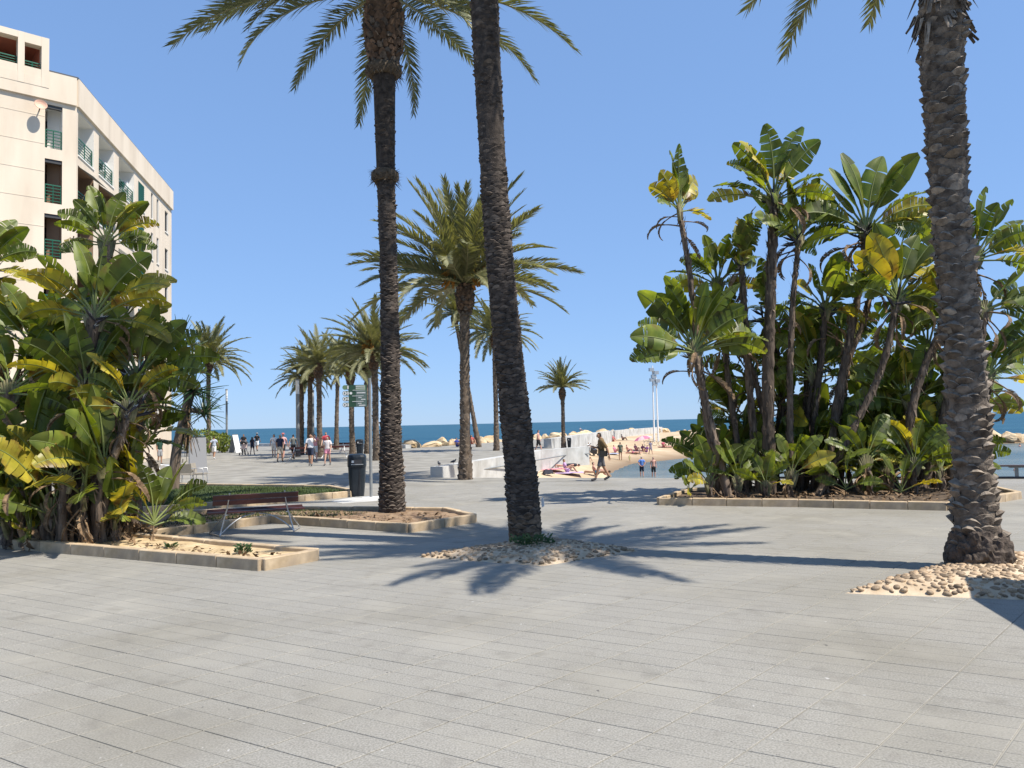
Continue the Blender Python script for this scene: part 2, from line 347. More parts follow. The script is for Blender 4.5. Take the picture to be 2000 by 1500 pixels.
sn.links.new(srcs, mxs.inputs[7]); sn.links.new(mxs.outputs[2], pb.inputs['Base Color'])
structure(mb.obj('beach_sand', M['sand']))
structure(poly('lagoon_water', [(shore[0][0] - 2, 18)] + [(x - 1.5, y + 2) for x, y in shore] + [(125, 117), (125, -30), (30, -30)], SEA, M['lagoon']))

# ---- sea walls of the promenade
def wall_run(name, pts, z0, z1, w, label, cat='wall', piece=2.6, m='whitewall'):
    t = thing(name, label, cat, (pts[0][0], pts[0][1], 0))
    o = Vector((pts[0][0], pts[0][1], 0))
    for a, b in zip(pts[:-1], pts[1:]):
        a = Vector((a[0], a[1], 0)); b = Vector((b[0], b[1], 0)); d = b - a; n = max(1, round(d.length / piece))
        for k in range(n):
            p = a + d * (k / n); q = a + d * ((k + 1) / n) - d.normalized() * 0.015
            mb = MB(); c = (p + q) / 2 - o; ang = math.atan2(d.y, d.x)
            mb.box((c.x, c.y, (z0 + z1) / 2), ((q - p).length, w, z1 - z0), ang); mb.obj('wall_panel', M[m], t)
    return t
wall_run('retaining_wall', EDGE[3:7], -2.4, 0.42, 0.5, 'low white concrete sea wall with handrail beside the beach ramp')
wall_run('seat_wall', [(2.8, 63.6), (7, 82), (13.8, 108), (28, 146)], -2.4, 0.72, 0.6, 'long white wall behind the small palm below the boulders')
wall_run('plaza_edge_wall', [EDGE[3], EDGE[2], EDGE[1], EDGE[0]], -2.6, -0.016, 0.3, 'pale stone edge of the plaza above the beach', m='whitewall')
wall_run('sea_kerb', [(-60, 98), (-34, 95), (-20, 84), (-9.6, 70.6)], -2.4, 0.32, 0.6, 'low white kerb along the sea at the promenade end')
hr = thing('handrail', 'thin grey handrail fixed along the white sea wall', 'handrail', (0, 0, 0))
rp_ = [G(873, 926, -0.02), D(985, 907, 39.6), D(1103, 887, 50.4), D(1139, 886, 51.4)]
mb = MB(); mb.tube([(p.x + 0.42, p.y - 0.15, p.z) for p in rp_], 0.035, 6); mb.obj('rail', M['grey_post'], hr)
for k in range(8):
    f = k / 7 * 2.0; i = min(int(f), 1); p = rp_[i].lerp(rp_[i + 1], f - i)
    mb = MB(); mb.bar((p.x + 0.42, p.y - 0.15, p.z - 0.02), (p.x + 0.1, p.y + 0.02, p.z - 0.06), 0.03); mb.obj('bracket', M['grey_post'], hr)

# ---- boulders
def boulder_mesh(seed):
    r = random.Random(seed); bm = bmesh.new(); bmesh.ops.create_icosphere(bm, subdivisions=3, radius=1)
    pl = [(Vector((r.uniform(-1, 1), r.uniform(-1, 1), r.uniform(-0.4, 1))).normalized(), r.uniform(0.42, 0.8)) for _ in range(14)]
    for v in bm.verts:
        for nrm, dd in pl:
            s = v.co.dot(nrm)
            if s > dd: v.co -= nrm * (s - dd)
        v.co *= r.uniform(0.95, 1.05); v.co.z *= 0.72
    me = bpy.data.meshes.new('boulder'); bm.to_mesh(me); bm.free(); me.materials.append(M['boulder']); return me
BM = [boulder_mesh(s) for s in range(7)]
def boulders(name, label, line, n, zb, smin, smax, seed, rows=2):
    t = thing(name, label, 'breakwater', (line[0][0], line[0][1], zb)); r = random.Random(seed)
    L = [Vector(p) for p in line]; tot = sum((b - a).length for a, b in zip(L[:-1], L[1:]))
    for k in range(n):
        d = (k // rows + r.uniform(0, 0.7)) / (n / rows) * tot; i = 0
        while i < len(L) - 2 and d > (L[i + 1] - L[i]).length: d -= (L[i + 1] - L[i]).length; i += 1
        dr = (L[i + 1] - L[i]).normalized(); p = L[i] + dr * d; off = (k % rows) * 1.3 + r.uniform(-0.4, 0.4)
        p = p + Vector((-dr.y, dr.x)) * off; s = r.uniform(smin, smax)
        link('boulder', BM[r.randrange(7)], t, (p.x - L[0].x, p.y - L[0].y, s * 0.25 - (k % rows) * 0.35 + r.uniform(-.15, .15)), rot=(r.uniform(-.3, .3), r.uniform(-.3, .3), r.uniform(0, 6.28)), scale=(s * r.uniform(0.9, 1.4), s, s * r.uniform(0.7, 1.0)))
    return t
boulders('breakwater', 'row of pale sandstone boulders between promenade and open sea', [(-9.5, 71.5), (4, 100), (30, 150)], 96, -0.1, 0.65, 1.25, 5)
boulders('breakwater', 'far boulder groyne crossing behind the broad leaved plants', [(32, 150), (48, 128), (60, 119)], 60, -0.9, 0.9, 1.7, 6)
boulders('breakwater', 'dark wet boulders at the lagoon edge on the far right', [(56, 119), (76, 113), (110, 116)], 70, -2.0, 1.1, 2.1, 7, 3)

# ================================================================ planters
def kerb_run(parent, pts, closed=False, h=0.18, w=0.14, sl=0.85, seed=1, o=Vector((0, 0, 0))):
    r = random.Random(seed); P = [Vector((p[0], p[1], 0)) for p in pts]
    if closed: P.append(P[0])
    for a, b in zip(P[:-1], P[1:]):
        d = b - a; n = max(1, round(d.length / sl)); ang = math.atan2(d.y, d.x)
        for k in range(n):
            p = a + d * (k / n); q = a + d * ((k + 1) / n) - d.normalized() * 0.008; c = (p + q) / 2 - o; L = (q - p).length
            hh = h + r.uniform(-0.006, 0.006)
            bm = bmesh.new(); bmesh.ops.create_cube(bm, size=1); bmesh.ops.scale(bm, verts=bm.verts, vec=(L, w, hh + 0.05))
            bmesh.ops.bevel(bm, geom=bm.edges[:], offset=0.012, segments=1, affect='EDGES')
            me = bpy.data.meshes.new('kerb_stone'); bm.to_mesh(me); bm.free(); me.materials.append(M['kerb'])
            link('kerb_stone', me, parent, (c.x, c.y, (hh - 0.05) / 2), ang + r.uniform(-0.004, 0.004))
def planter(name, label, px, fill, fz=0.1, seed=1, h=0.18, fillname='soil'):
    pts = [G(x, y) for x, y in px]; o = sum(pts, Vector()) / len(pts)
    t = thing(name, label, 'planter', (o.x, o.y, 0))
    kerb_run(t, pts, True, seed=seed, o=o, h=h)
    # soil: a gently uneven sheet inside the kerb
    bm = bmesh.new(); vs = [bm.verts.new((p.x - o.x, p.y - o.y, fz)) for p in pts]
    for t_ in tessellate_polygon([pts]): bm.faces.new([vs[i] for i in t_])
    bmesh.ops.subdivide_edges(bm, edges=bm.edges[:], cuts=7, use_grid_fill=True)
    r = random.Random(seed)
    for v in bm.verts: v.co.z += r.uniform(-0.02, 0.02)
    bmesh.ops.recalc_face_normals(bm, faces=bm.faces[:])
    for f in bm.faces:
        f.smooth = True
        if f.normal.z < 0: f.normal_flip()
    me = bpy.data.meshes.new(fillname); bm.to_mesh(me); bm.free(); me.materials.append(M[fill]); link(fillname, me, t)
    return t, pts, o
pl_front, PF, _ = planter('planter_bed', 'sandy kerbed bed in front under the left broad leaved plants', [(-260, 1046), (512, 1114), (618, 1094), (285, 1062), (-330, 1000)], 'sandsoil', 0.12, 11)
pl_palm, PP, _ = planter('planter_bed', 'brown soil bed with stone kerb around the dark palm by the bench', [(285, 1054), (531, 1021), (798, 1040), (926, 1020), (868, 1006), (575, 1003), (330, 1012), (120, 1040)], 'soil', 0.11, 12)
pl_grass, PG, _ = planter('planter_bed', 'kerbed lawn strip behind the bench beside the litter bin', [(697, 969), (537, 984), (355, 998), (60, 1020), (40, 975), (330, 953), (640, 958)], 'grass', 0.1, 13)
pl_right, PR, _ = planter('planter_bed', 'kerbed bed under the tall broad leaved clump on the right', [(1288, 986), (1560, 990), (1850, 997), (1990, 974), (1920, 957), (1600, 956), (1345, 966)], 'shadesoil', 0.1, 14)
def grass(name, label, polypx, n, seed, hmin, hmax, parent):
    r = random.Random(seed); pts = [G(x, y) for x, y in polypx]; pg = [(p.x, p.y) for p in pts]
    x0, x1 = min(p[0] for p in pg), max(p[0] for p in pg); y0, y1 = min(p[1] for p in pg), max(p[1] for p in pg)
    rs = np.random.RandomState(seed); Q = np.stack([rs.uniform(x0, x1, n * 3), rs.uniform(y0, y1, n * 3)], 1); Q = Q[inside(Q, pg)][:n]
    mb = MB()
    for x, y in Q:
        a = r.uniform(0, 6.28); w = 0.012; h = r.uniform(hmin, hmax); dx, dy = math.cos(a) * w, math.sin(a) * w; lx, ly = r.uniform(-.04, .04), r.uniform(-.04, .04)
        mb.add([(x - dx, y - dy, 0.08), (x + dx, y + dy, 0.08), (x + lx, y + ly, 0.1 + h)], [(0, 1, 2)])
    return tag(mb.obj(name, M['grass'], None), label, 'grass', kind='stuff')
grass('grass', 'short mown grass in the strip behind the bench', [(690, 968), (537, 982), (355, 996), (60, 1018), (45, 977), (330, 955), (640, 959)], 16000, 4, 0.03, 0.09, pl_grass)
grass('grass', 'sparse grass along the back of the palm bed', [(300, 1045), (531, 1017), (640, 1020), (730, 1010), (575, 1004), (335, 1014)], 4500, 5, 0.02, 0.07, pl_palm)

# ---- pebbled mounds around two palms
def pebble_mesh(seed):
    r = random.Random(seed); bm = bmesh.new(); bmesh.ops.create_icosphere(bm, subdivisions=2, radius=1)
    for v in bm.verts: v.co = Vector((v.co.x * 1.15, v.co.y * 0.85, v.co.z * 0.62)) * r.uniform(0.94, 1.06)
    for f in bm.faces: f.smooth = True
    me = bpy.data.meshes.new('pebble'); bm.to_mesh(me); bm.free(); me.materials.append(M['pebble']); return me
PBM = [pebble_mesh(s) for s in range(5)]
def mound(label, px, ctr, top, rad, npeb, size, seed):
    pts = [G(x, y) for x, y in px]; c = G(*ctr); r = random.Random(seed)
    t = thing('pebble_mound', label, 'pebble bed', (c.x, c.y, 0)); pg = [(p.x - c.x, p.y - c.y) for p in pts]
    def edge_d(x, y): return min(seg_dist(np.array([[x, y]]), pg[i - 1], pg[i])[0] for i in range(len(pg)))
    def hz(x, y):
        e = edge_d(x, y); return 0.012 + top * (1 - math.exp(-e / rad))
    N = 40; mb = MB(); ring = []
    # radial fan from the trunk to the outline, following the outline
    outl = []
    for i in range(len(pg)):
        a = Vector(pg[i]); b = Vector(pg[(i + 1) % len(pg)])
        for k in range(12): outl.append(a.lerp(b, k / 12))
    n = len(outl); K = 9
    for k in range(K + 1):
        for p in outl:
            q = p * (k / K); h = hz(q.x, q.y) if k < K else -0.004
            mb.v.append((q.x, q.y, h + (r.uniform(-.006, .006) if 0 < k < K else 0)))
    for k in range(K):
        for i in range(n): mb.f.append([k * n + i, (k + 1) * n + i, (k + 1) * n + (i + 1) % n, k * n + (i + 1) % n]); mb.m.append(0); mb.sm.append(True)
    mb.obj('mortar_bed', M['mortar'], t)
    x0, x1 = min(p[0] for p in pg), max(p[0] for p in pg); y0, y1 = min(p[1] for p in pg), max(p[1] for p in pg)
    placed = []; tries = 0
    while len(placed) < npeb and tries < 16000:
        tries += 1; x, y = r.uniform(x0, x1), r.uniform(y0, y1)
        if not inside(np.array([[x, y]]), pg)[0]: continue
        s = size * r.choice([r.uniform(0.45, .8), r.uniform(.75, 1.2), r.uniform(1.0, 1.4)])
        if any((x - a) ** 2 + (y - b) ** 2 < ((s + c2) * 0.86) ** 2 for a, b, c2 in placed): continue
        if edge_d(x, y) < s * 0.9: continue
        placed.append((x, y, s))
    placed.sort(key=lambda q: q[1]); rest = MB()
    for k, (x, y, s) in enumerate(placed):
        z = hz(x, y); e = Euler((r.uniform(-.4, .4), r.uniform(-.4, .4), r.uniform(0, 6.28)), 'XYZ'); me = PBM[r.randrange(5)]
        if k < 300: link('pebble', me, t, (x, y, z - s * 0.12), rot=e, scale=s)
        else:
            E3 = e.to_matrix(); rest.add([Vector((x, y, z - s * 0.12)) + E3 @ (v.co * s) for v in me.vertices], [tuple(p.vertices) for p in me.polygons], 0, True)
    if rest.v: tag(rest.obj('pebbles', M['pebble'], t), 'farther pebbles of the bed', kind='stuff')
    return t
mound('pebbled mortar mound at the foot of the leaning middle palm', [(812, 1088), (1060, 1106), (1247, 1076), (1065, 1052)], (1032, 1064), 0.13, 0.35, 520, 0.040, 21)
mound('pebbled mortar mound at the foot of the thick right palm', [(1648, 1159), (2040, 1174), (2130, 1088), (1900, 1086)], (1918, 1118), 0.17, 0.4, 520, 0.046, 22)
# ================================================================ palms
from mathutils import noise as mnoise
def frond_mesh(L, droop, nl, ll, seed, lw=0.02, matname='frond', segs=10, twist=0.0):
    r = random.Random(seed); mb = MB(); pts = []; ang = 0.0; p = Vector((0, 0, 0)); tang = []
    for k in range(segs + 1):
        t = k / segs; a = -droop * t ** 1.5; tv = Vector((math.cos(a), 0.03 * math.sin(t * 3 + seed), math.sin(a))); pts.append(p.copy()); tang.append(tv); p = p + tv * (L / segs)
    mb.tube(pts, [0.035 * (1 - 0.88 * k / segs) + 0.003 for k in range(segs + 1)], 4, 1, cap=False)
    def at(t):
        f = t * segs; i = min(int(f), segs - 1); return pts[i].lerp(pts[i + 1], f - i), tang[i].lerp(tang[i + 1], f - i).normalized()
    for k in range(nl):
        t = 0.10 + 0.90 * (k + r.uniform(-.3, .3)) / nl; t = min(max(t, 0.08), 0.995)
        q, tv = at(t); up = Vector((-tv.z, 0, tv.x)); side = Vector((0, 1, 0))
        prof = min(1, 0.35 + 3.0 * (t - 0.08)) * (1 - 0.62 * max(0, (t - 0.45) / 0.55) ** 1.4)
        for s in (-1, 1):
            if r.random() < 0.04: continue
            a = R(58 - 34 * t + r.uniform(-9, 9)); v = R(24 + r.uniform(-14, 14)); Ln = ll * prof * r.uniform(0.82, 1.1)
            d = (tv * math.cos(a) + (side * s * math.cos(v) + up * math.sin(v)) * math.sin(a)).normalized()
            w = (tv - d * tv.dot(d)).normalized() * lw * (0.55 + 0.45 * prof)
            mid = q + d * Ln * 0.5; tip = q + d * Ln + Vector((0, 0, -0.10 * Ln * r.uniform(0.3, 1.6)))
            mb.add([q - w * 0.5, q + w * 0.5, mid + w * 0.62, mid - w * 0.62, tip], [(0, 1, 2, 3), (3, 2, 4)])
    return mb.mesh('frond', [M[matname], M['rachis']])
NEARF = [frond_mesh(1.0 * 4.4, dr, 100, 0.70, 40 + i, 0.030) for i, dr in enumerate([0.35, 0.8, 1.15, 1.5, 0.95, 0.6])]
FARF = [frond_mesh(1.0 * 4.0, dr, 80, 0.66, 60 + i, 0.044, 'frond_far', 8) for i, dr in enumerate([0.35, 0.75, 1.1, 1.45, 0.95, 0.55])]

def spline(pts, n):
    P = [Vector(p) for p in pts]; P = [P[0] * 2 - P[1]] + P + [P[-1] * 2 - P[-2]]; out = []; m = len(P) - 3
    for k in range(n + 1):
        f = k / n * m; i = min(int(f), m - 1); t = f - i; a, b, c, d = P[i:i + 4]
        out.append(0.5 * ((2 * b) + (c - a) * t + (2 * a - 5 * b + 4 * c - d) * t * t + (3 * b - a - 3 * c + d) * t ** 3))
    return out
def lerp_list(v, t):
    f = t * (len(v) - 1); i = min(int(f), len(v) - 2); return v[i] + (v[i + 1] - v[i]) * (f - i)
def trunk_mesh(path, radii, row, wid, prot, seed, mats, lip=0.35, rough=1.0, low=0.0, knob=0.0):
    r = random.Random(seed); n = 60; pts = spline(path, n); L = [0]
    for a, b in zip(pts[:-1], pts[1:]): L.append(L[-1] + (b - a).length)
    tot = L[-1]; mb = MB()
    mb.tube(pts, [lerp_list(radii, k / n) * 0.96 for k in range(n + 1)], 20, 0)
    z = 0.03; rowi = 0
    while z < tot - 0.03:
        t = z / tot; k = min(int(t * n), n - 1)
        while L[k + 1] < z: k += 1
        while L[k] > z: k -= 1
        f = (z - L[k]) / (L[k + 1] - L[k]); c = pts[k].lerp(pts[k + 1], f); ax = (pts[k + 1] - pts[k]).normalized()
        X = (Vector((1, 0, 0)) - ax * ax.x).normalized(); Y = ax.cross(X)
        rad = lerp_list(radii, t); ns = max(6, round(2 * math.pi * rad / wid)); ph = rowi * 0.5 + r.uniform(-.15, .15)
        for j in range(ns):
            if knob and t < .5 and r.random() < knob: continue
            th = 2 * math.pi * (j + ph + r.uniform(-.16, .16)) / ns; hw = math.pi / ns * r.uniform(0.85, 1.25)
            dz = r.uniform(-.45, .45) * row; p0 = prot * r.uniform(0.25, 1.6) * rough * (0.75 + 1.3 * mnoise.noise(c * 1.7 + Vector((th, seed, 0)))); h = row * r.uniform(1.0, 1.7)
            def pt(a, rr, zz): return c + (X * math.cos(a) + Y * math.sin(a)) * rr + ax * zz
            b0 = rad * 0.97
            m = 2 if z + dz + r.uniform(-.15, .15) < low else (1 if r.random() < 0.2 else 0); tl = r.uniform(-.3, .3) * h; us = (-1, -.55, 0, .55, 1)
            bot = [pt(th + hw * u, b0 + p0 * .15 * (1 - u * u), dz - h * (.62 - .28 * u * u)) for u in us]
            lipv = [pt(th + hw * u * .96, b0 + p0 * (1 - .85 * u * u), dz + h * (.30 - .42 * u * u) + tl * u) for u in us]
            inn = [pt(th + hw * u * .8, b0 - .008, dz + h * (.42 - .42 * u * u) + lip * p0 + tl * u) for u in us]
            mb.add(bot + lipv, [(i, i + 1, i + 6, i + 5) for i in range(4)], m, True); mb.add(lipv + inn, [(i, i + 1, i + 6, i + 5) for i in range(4)], 2 if m == 2 else 1, False)
        z += row * r.uniform(0.85, 1.15); rowi += 1
    return mb.mesh('trunk', mats)
def crown(parent, c, meshes, n, emin, emax, scale, seed, extra=(), yaw0=0.0):
    r = random.Random(seed)
    for k in range(n):
        u = (k + 0.5) / n; el = emax + (emin - emax) * u ** 0.85 + r.uniform(-6, 6); az = yaw0 + k * 2.39996 + r.uniform(-.25, .25)
        if el > 55: i = r.choice([0, 5])
        elif el > 20: i = r.choice([1, 4, 5])
        else: i = r.choice([1, 2, 4])
        link('frond', meshes[i], parent, c, rot=Euler((r.uniform(-.5, .5), -R(el), az), 'XYZ'), scale=scale * r.uniform(0.82, 1.08))
    for az, el, i, s in extra:
        link('frond', meshes[i], parent, c, rot=Euler((0.1, -R(el), R(az)), 'XYZ'), scale=s)
def boots(parent, c, rad, hgt, seed, m='boot', row=0.11, wid=0.15, prot=0.09):
    me = trunk_mesh([c - Vector((0, 0, hgt)), c - Vector((0, 0, hgt * 0.55)), c - Vector((0, 0, hgt * 0.2)), c + Vector((0, 0, 0.15))], [rad * 0.72, rad, rad * 1.0, rad * 0.6], row, wid, prot, seed, [M[m], M['bark_tip']])
    return link('leaf_boots', me, parent)
def fibre_ring(parent, c, rad, seed, n=150, droop=0.22):
    r = random.Random(seed); mb = MB()
    for k in range(n):
        a = r.uniform(0, 6.28); z = r.uniform(-0.12, 0.12); d = Vector((math.cos(a), math.sin(a), 0)); tn = Vector((-d.y, d.x, 0))
        p = c + d * rad + Vector((0, 0, z)); q = p + d * r.uniform(.03, .16) + tn * r.uniform(-.15, .15) + Vector((0, 0, r.uniform(-droop, .05)))
        mb.add([p - tn * .02, p + tn * .02, q], [(0, 1, 2)])
    mb.tube([c + Vector((0, 0, -.13)), c + Vector((0, 0, -.04)), c + Vector((0, 0, .07)), c + Vector((0, 0, .14))], [rad * 0.9, rad * 1.12, rad * 1.1, rad * 0.9], 14, 0)
    return mb.obj('fibre_ring', M['fibre'], parent)
def near_palm(label, pxs, Y, radii, row, wid, prot, seed, mats, crown_px, nfr, emin, emax, scale, extra=(), rough=1.0, boot=None, boot_h=1.5, low=0.0, knob=0.0):
    pts = [D(x, y, Y) for x, y in pxs]; base = G(*pxs[0]); pts[0] = base
    pts = [Vector((p.x, base.y + (p.y - base.y), p.z)) for p in pts]; pts[0].z = -0.05
    t = thing('palm_tree', label, 'palm tree', base); loc = [p - base for p in pts]
    c = D(*crown_px, Y) - base
    link('trunk', trunk_mesh(loc + [c], radii, row, wid, prot, seed, mats, rough=rough, low=low, knob=knob), t)
    if boot: boots(t, c, boot, boot_h, seed + 1)
    crown(t, c + Vector((0, 0, 0.1)), NEARF, nfr, emin, emax, scale, seed + 2, extra)
    return t, c
Y1 = G(766, 1008).y; Y2 = G(1030, 1062).y; Y3 = G(1915, 1112).y
T1, c1 = near_palm('dark straight palm standing in the soil bed beside the bench', [(766, 1008), (764, 900), (763, 750), (760, 560), (755, 400), (752, 250)], Y1, [0.32, 0.245, 0.215, 0.205, 0.21, 0.25, 0.32], 0.052, 0.17, 0.034, 1, [M['bark'], M['bark_tip']], (748, -8), 34, 12, 84, 1.05,
    extra=[(178, 5, 4, 1.22), (200, -12, 2, .95), (166, 14, 4, 1.12), (190, 20, 4, 1.05), (325, -18, 2, .95), (6, 5, 4, 1.14), (20, -2, 4, 1.0), (75, -24, 2, .72), (110, -10, 2, .9), (250, 0, 2, .75), (140, 2, 2, .9), (345, 20, 4, 1.0)], boot=0.45, boot_h=1.75)
fibre_ring(T1, D(752, 345, Y1) - G(766, 1008), 0.30, 5)
fibre_ring(T1, D(749, 140, Y1) - G(766, 1008), 0.40, 6, 120, 0.3)
T2, c2 = near_palm('tall leaning dark palm rising from the middle pebble mound', [(1027, 1062), (1018, 930), (1003, 780), (985, 610), (970, 430), (957, 220), (946, 0)], Y2, [0.295, 0.27, 0.25, 0.24, 0.23, 0.245, 0.25, 0.26], 0.044, 0.17, 0.026, 2, [M['bark'], M['bark_tip'], M['bark_low']], (932, -330), 36, 8, 82, 0.95, boot=0.42, boot_h=1.2, low=0.62)
T3, c3 = near_palm('thick grey scaly palm on the right rising from a pebble mound', [(1915, 1114), (1903, 960), (1893, 820), (1874, 600), (1856, 400), (1844, 200), (1839, 60)], Y3, [0.34, 0.245, 0.245, 0.235, 0.23, 0.25, 0.275, 0.32], 0.075, 0.21, 0.055, 3, [M['bark3'], M['bark3_tip']], (1836, -190), 44, 14, 84, 0.95,
    extra=[(182, 30, 3, .78), (110, 25, 4, .95), (35, 15, 4, .95), (75, 22, 4, .95)], rough=1.05, boot=0.40, boot_h=0.9, knob=0.16)
# ragged fringe of cut stalks under the right palm's crown and its root mass
r_ = random.Random(8); cc = D(1838, 30, Y3) - G(1915, 1114); mb = MB()
for k in range(46):
    a = r_.uniform(0, 6.28); d = Vector((math.cos(a), math.sin(a), 0)); tn = Vector((-d.y, d.x, 0)); p = cc + d * 0.31 + Vector((0, 0, r_.uniform(-.25, .3)))
    q = p + d * r_.uniform(.06, .16) + Vector((0, 0, -r_.uniform(.12, .34))); mb.add([p - tn * .045, p + tn * .045, q + tn * .03, q - tn * .03, p + d * .03], [(0, 1, 2, 3), (0, 3, 4), (1, 4, 2)], r_.randrange(2))
mb.obj('stalk_fringe', [M['bark3'], M['bark3_tip']], T3)
bm = bmesh.new(); bmesh.ops.create_icosphere(bm, subdivisions=5, radius=1)
from mathutils import noise as mno
for v in bm.verts:
    k = 1 + 0.16 * mno.noise(v.co * 4.0) + .10 * mno.noise(v.co * 11.0) + .05 * mno.noise(v.co * 25.0); v.co = Vector((v.co.x * .40 * k, v.co.y * .40 * k, v.co.z * .55 * k + .12))
me = bpy.data.meshes.new('root_mass'); bm.to_mesh(me); bm.free(); me.materials.append(M['bark']); link('root_mass', me, T3)
# ---- far palms: shared trunk meshes, one object per frond
FT = [trunk_mesh([(0, 0, -.1), (0.05, 0, 2), (-.04, 0.02, 4), (0.03, 0, 6)], [0.25, 0.185, 0.175, 0.18, 0.19], 0.10, 0.16, 0.035, 31, [M['bark_far'], M['bark_tip']]),
      trunk_mesh([(0, 0, -.1), (-.08, 0, 2), (0.05, 0.02, 4), (0.0, 0, 6)], [0.28, 0.185, 0.172, 0.172, 0.18], 0.10, 0.16, 0.035, 32, [M['bark_far'], M['bark_tip']])]
BT = trunk_mesh([(0, 0, -1.15), (0, 0, -.65), (0, 0, -.2), (0, 0, .2)], [0.25, 0.40, 0.42, 0.26], 0.13, 0.17, 0.08, 33, [M['boot'], M['bark_tip']])
def far_palm(label, bx, by, tx, ty, fs, n, seed, emin=-14, fruit=0, tw=1.0, zb=0.0, depth=None, bootk=1.0):
    b = G(bx, by, zb) if depth is None else D(bx, by, depth); c = D(tx, ty, b.y) - b
    t = thing('palm_tree', label, 'palm tree', b, group='palms along the promenade')
    o = link('trunk', FT[seed % 2], t); q = Vector((c.x, c.y, c.z)).to_track_quat('Z', 'Y'); o.rotation_mode = 'QUATERNION'; o.rotation_quaternion = q; o.scale = (tw, tw, c.length / 6)
    link('leaf_boots', BT, t, c + Vector((0, 0, -.05)), scale=tw * bootk * .82)
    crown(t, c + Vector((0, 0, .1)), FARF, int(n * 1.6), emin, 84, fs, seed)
    r = random.Random(seed)
    for k in range(fruit):
        a = r.uniform(0, 6.28); mb = MB()
        for j in range(22):
            d = Vector((math.cos(a + r.uniform(-.4, .4)), math.sin(a + r.uniform(-.4, .4)), 0)); p = c + Vector((0, 0, .25))
            mb.tube([p, p + d * .35 + Vector((0, 0, .5)), p + d * r.uniform(.55, .95) + Vector((0, 0, r.uniform(-.35, .5)))], [.035, .03, .045], 3, cap=False)
        mb.obj('fruit_stalk', M['orange'], t)
    return t
far_palm('large full palm in front of the sea wall at picture centre', 909, 936, 908, 560, 1.12, 40, 101, 0, 5, 1.05)
far_palm('palm half hidden behind the leaning trunk', 970, 880, 966, 655, .92, 32, 102, -18)
far_palm('small lone palm beside the white wall with a dark bin', 1101, 874, 1098, 760, 0.62, 30, 103, 5, 0, 0.85)
far_palm('tallest palm of the left row with orange date stalks', 736, 899, 730, 690, .90, 34, 104, -20, 5, 1.05)
far_palm('palm close behind the one with orange stalks', 718, 886, 716, 705, .74, 26, 105, -15, 0, 1.0)
far_palm('palm directly behind the green direction sign', 689, 887, 684, 725, .76, 26, 106, -20, 2, 1.05)
far_palm('palm rising behind the woman in pink shorts', 657, 878, 660, 712, .80, 28, 107, -15)
far_palm('palm behind the white shirted walker', 626, 893, 621, 712, .70, 26, 108, -25)
far_palm('slim palm second from the left end of the row', 605, 888, 606, 722, .66, 26, 109, -22)
far_palm('leftmost palm of the row beside a lamp post', 588, 888, 590, 738, .66, 24, 110, -28)
far_palm('palm between the big central palm and the dark straight trunk', 935, 872, 888, 615, .85, 30, 111, -18, depth=G(888, 874).y)
far_palm('palm standing before the apartment building and lamp post', 407, 884, 408, 705, 1.02, 36, 112, -15, 2, 1.05)

# ================================================================ broad leaved plants (tall fan-leaved clumps)
def bleaf_mesh(Lb, Wd, pet, seed, tears, droop, mats, fold=0.45, twist=0.0):
    r = random.Random(seed); mb = MB(); S = 14; tot = pet + Lb; pts = []; tg = []; p = Vector()
    for k in range(S + 1):
        t = k / S; a = -droop * t ** 2.0; tv = Vector((math.cos(a), 0, math.sin(a))); pts.append(p.copy()); tg.append(tv); p = p + tv * tot / S
    def at(t):
        f = min(max(t, 0), 1) * S; i = min(int(f), S - 1); return pts[i].lerp(pts[i + 1], f - i), tg[i].lerp(tg[i + 1], f - i).normalized()
    mb.tube(pts, [max(.006, .028 * (1 - k / S) + .006) for k in range(S + 1)], 5, 1, cap=False)
    t0 = pet / tot
    def width(s): return Wd * (max(0.0, math.sin(math.pi * min(1, s * 0.93 + 0.035))) ** 0.62) * (1.06 - 0.3 * s)
    for side in (-1, 1):
        cuts = sorted([0.0, 1.0] + [r.uniform(.06, .95) for _ in range(tears)])
        fd = fold * r.uniform(.6, 1.3); curl = r.uniform(0.0, .35)
        for a, b in zip(cuts[:-1], cuts[1:]):
            if b - a < 0.012: continue
            nt_ = max(1, int((b - a) * 12)); dr = r.uniform(-.05, .30) if tears > 2 else r.uniform(0, .12); gap = r.uniform(.02, .22) if tears > 2 else .01; short = r.uniform(.8, 1.03)
            rows = []
            for i in range(nt_ + 1):
                s = a + (b - a) * i / nt_; row = []
                for u in (0, .35, .7, 1.0):
                    s2 = (a + b) / 2 + (s - (a + b) / 2) * (1 - gap * u); s2 = min(1, s2 + 0.10 * u * (1 - s2) * .6)
                    q, tv = at(t0 + (1 - t0) * s2); up = Vector((-tv.z, 0, tv.x)); w = width(s) * short * u
                    lift = fd * w - curl * w * u - dr * w * u * u
                    tw_ = twist * min(1, .35 + s2); sv_ = Vector((0, 1, 0)) * math.cos(tw_) + up * math.sin(tw_); uv_ = up * math.cos(tw_) - Vector((0, 1, 0)) * math.sin(tw_)
                    row.append(q + sv_ * side * w * math.cos(fd * .6) + uv_ * lift)
                rows.append(row)
            vs = [v for row in rows for v in row]; fs = []
            for i in range(nt_):
                for u in range(3):
                    k = i * 4 + u; fs.append((k, k + 1, k + 5, k + 4) if side > 0 else (k, k + 4, k + 5, k + 1))
            mb.add(vs, fs, 0, True)
    return mb.mesh('leaf', mats)
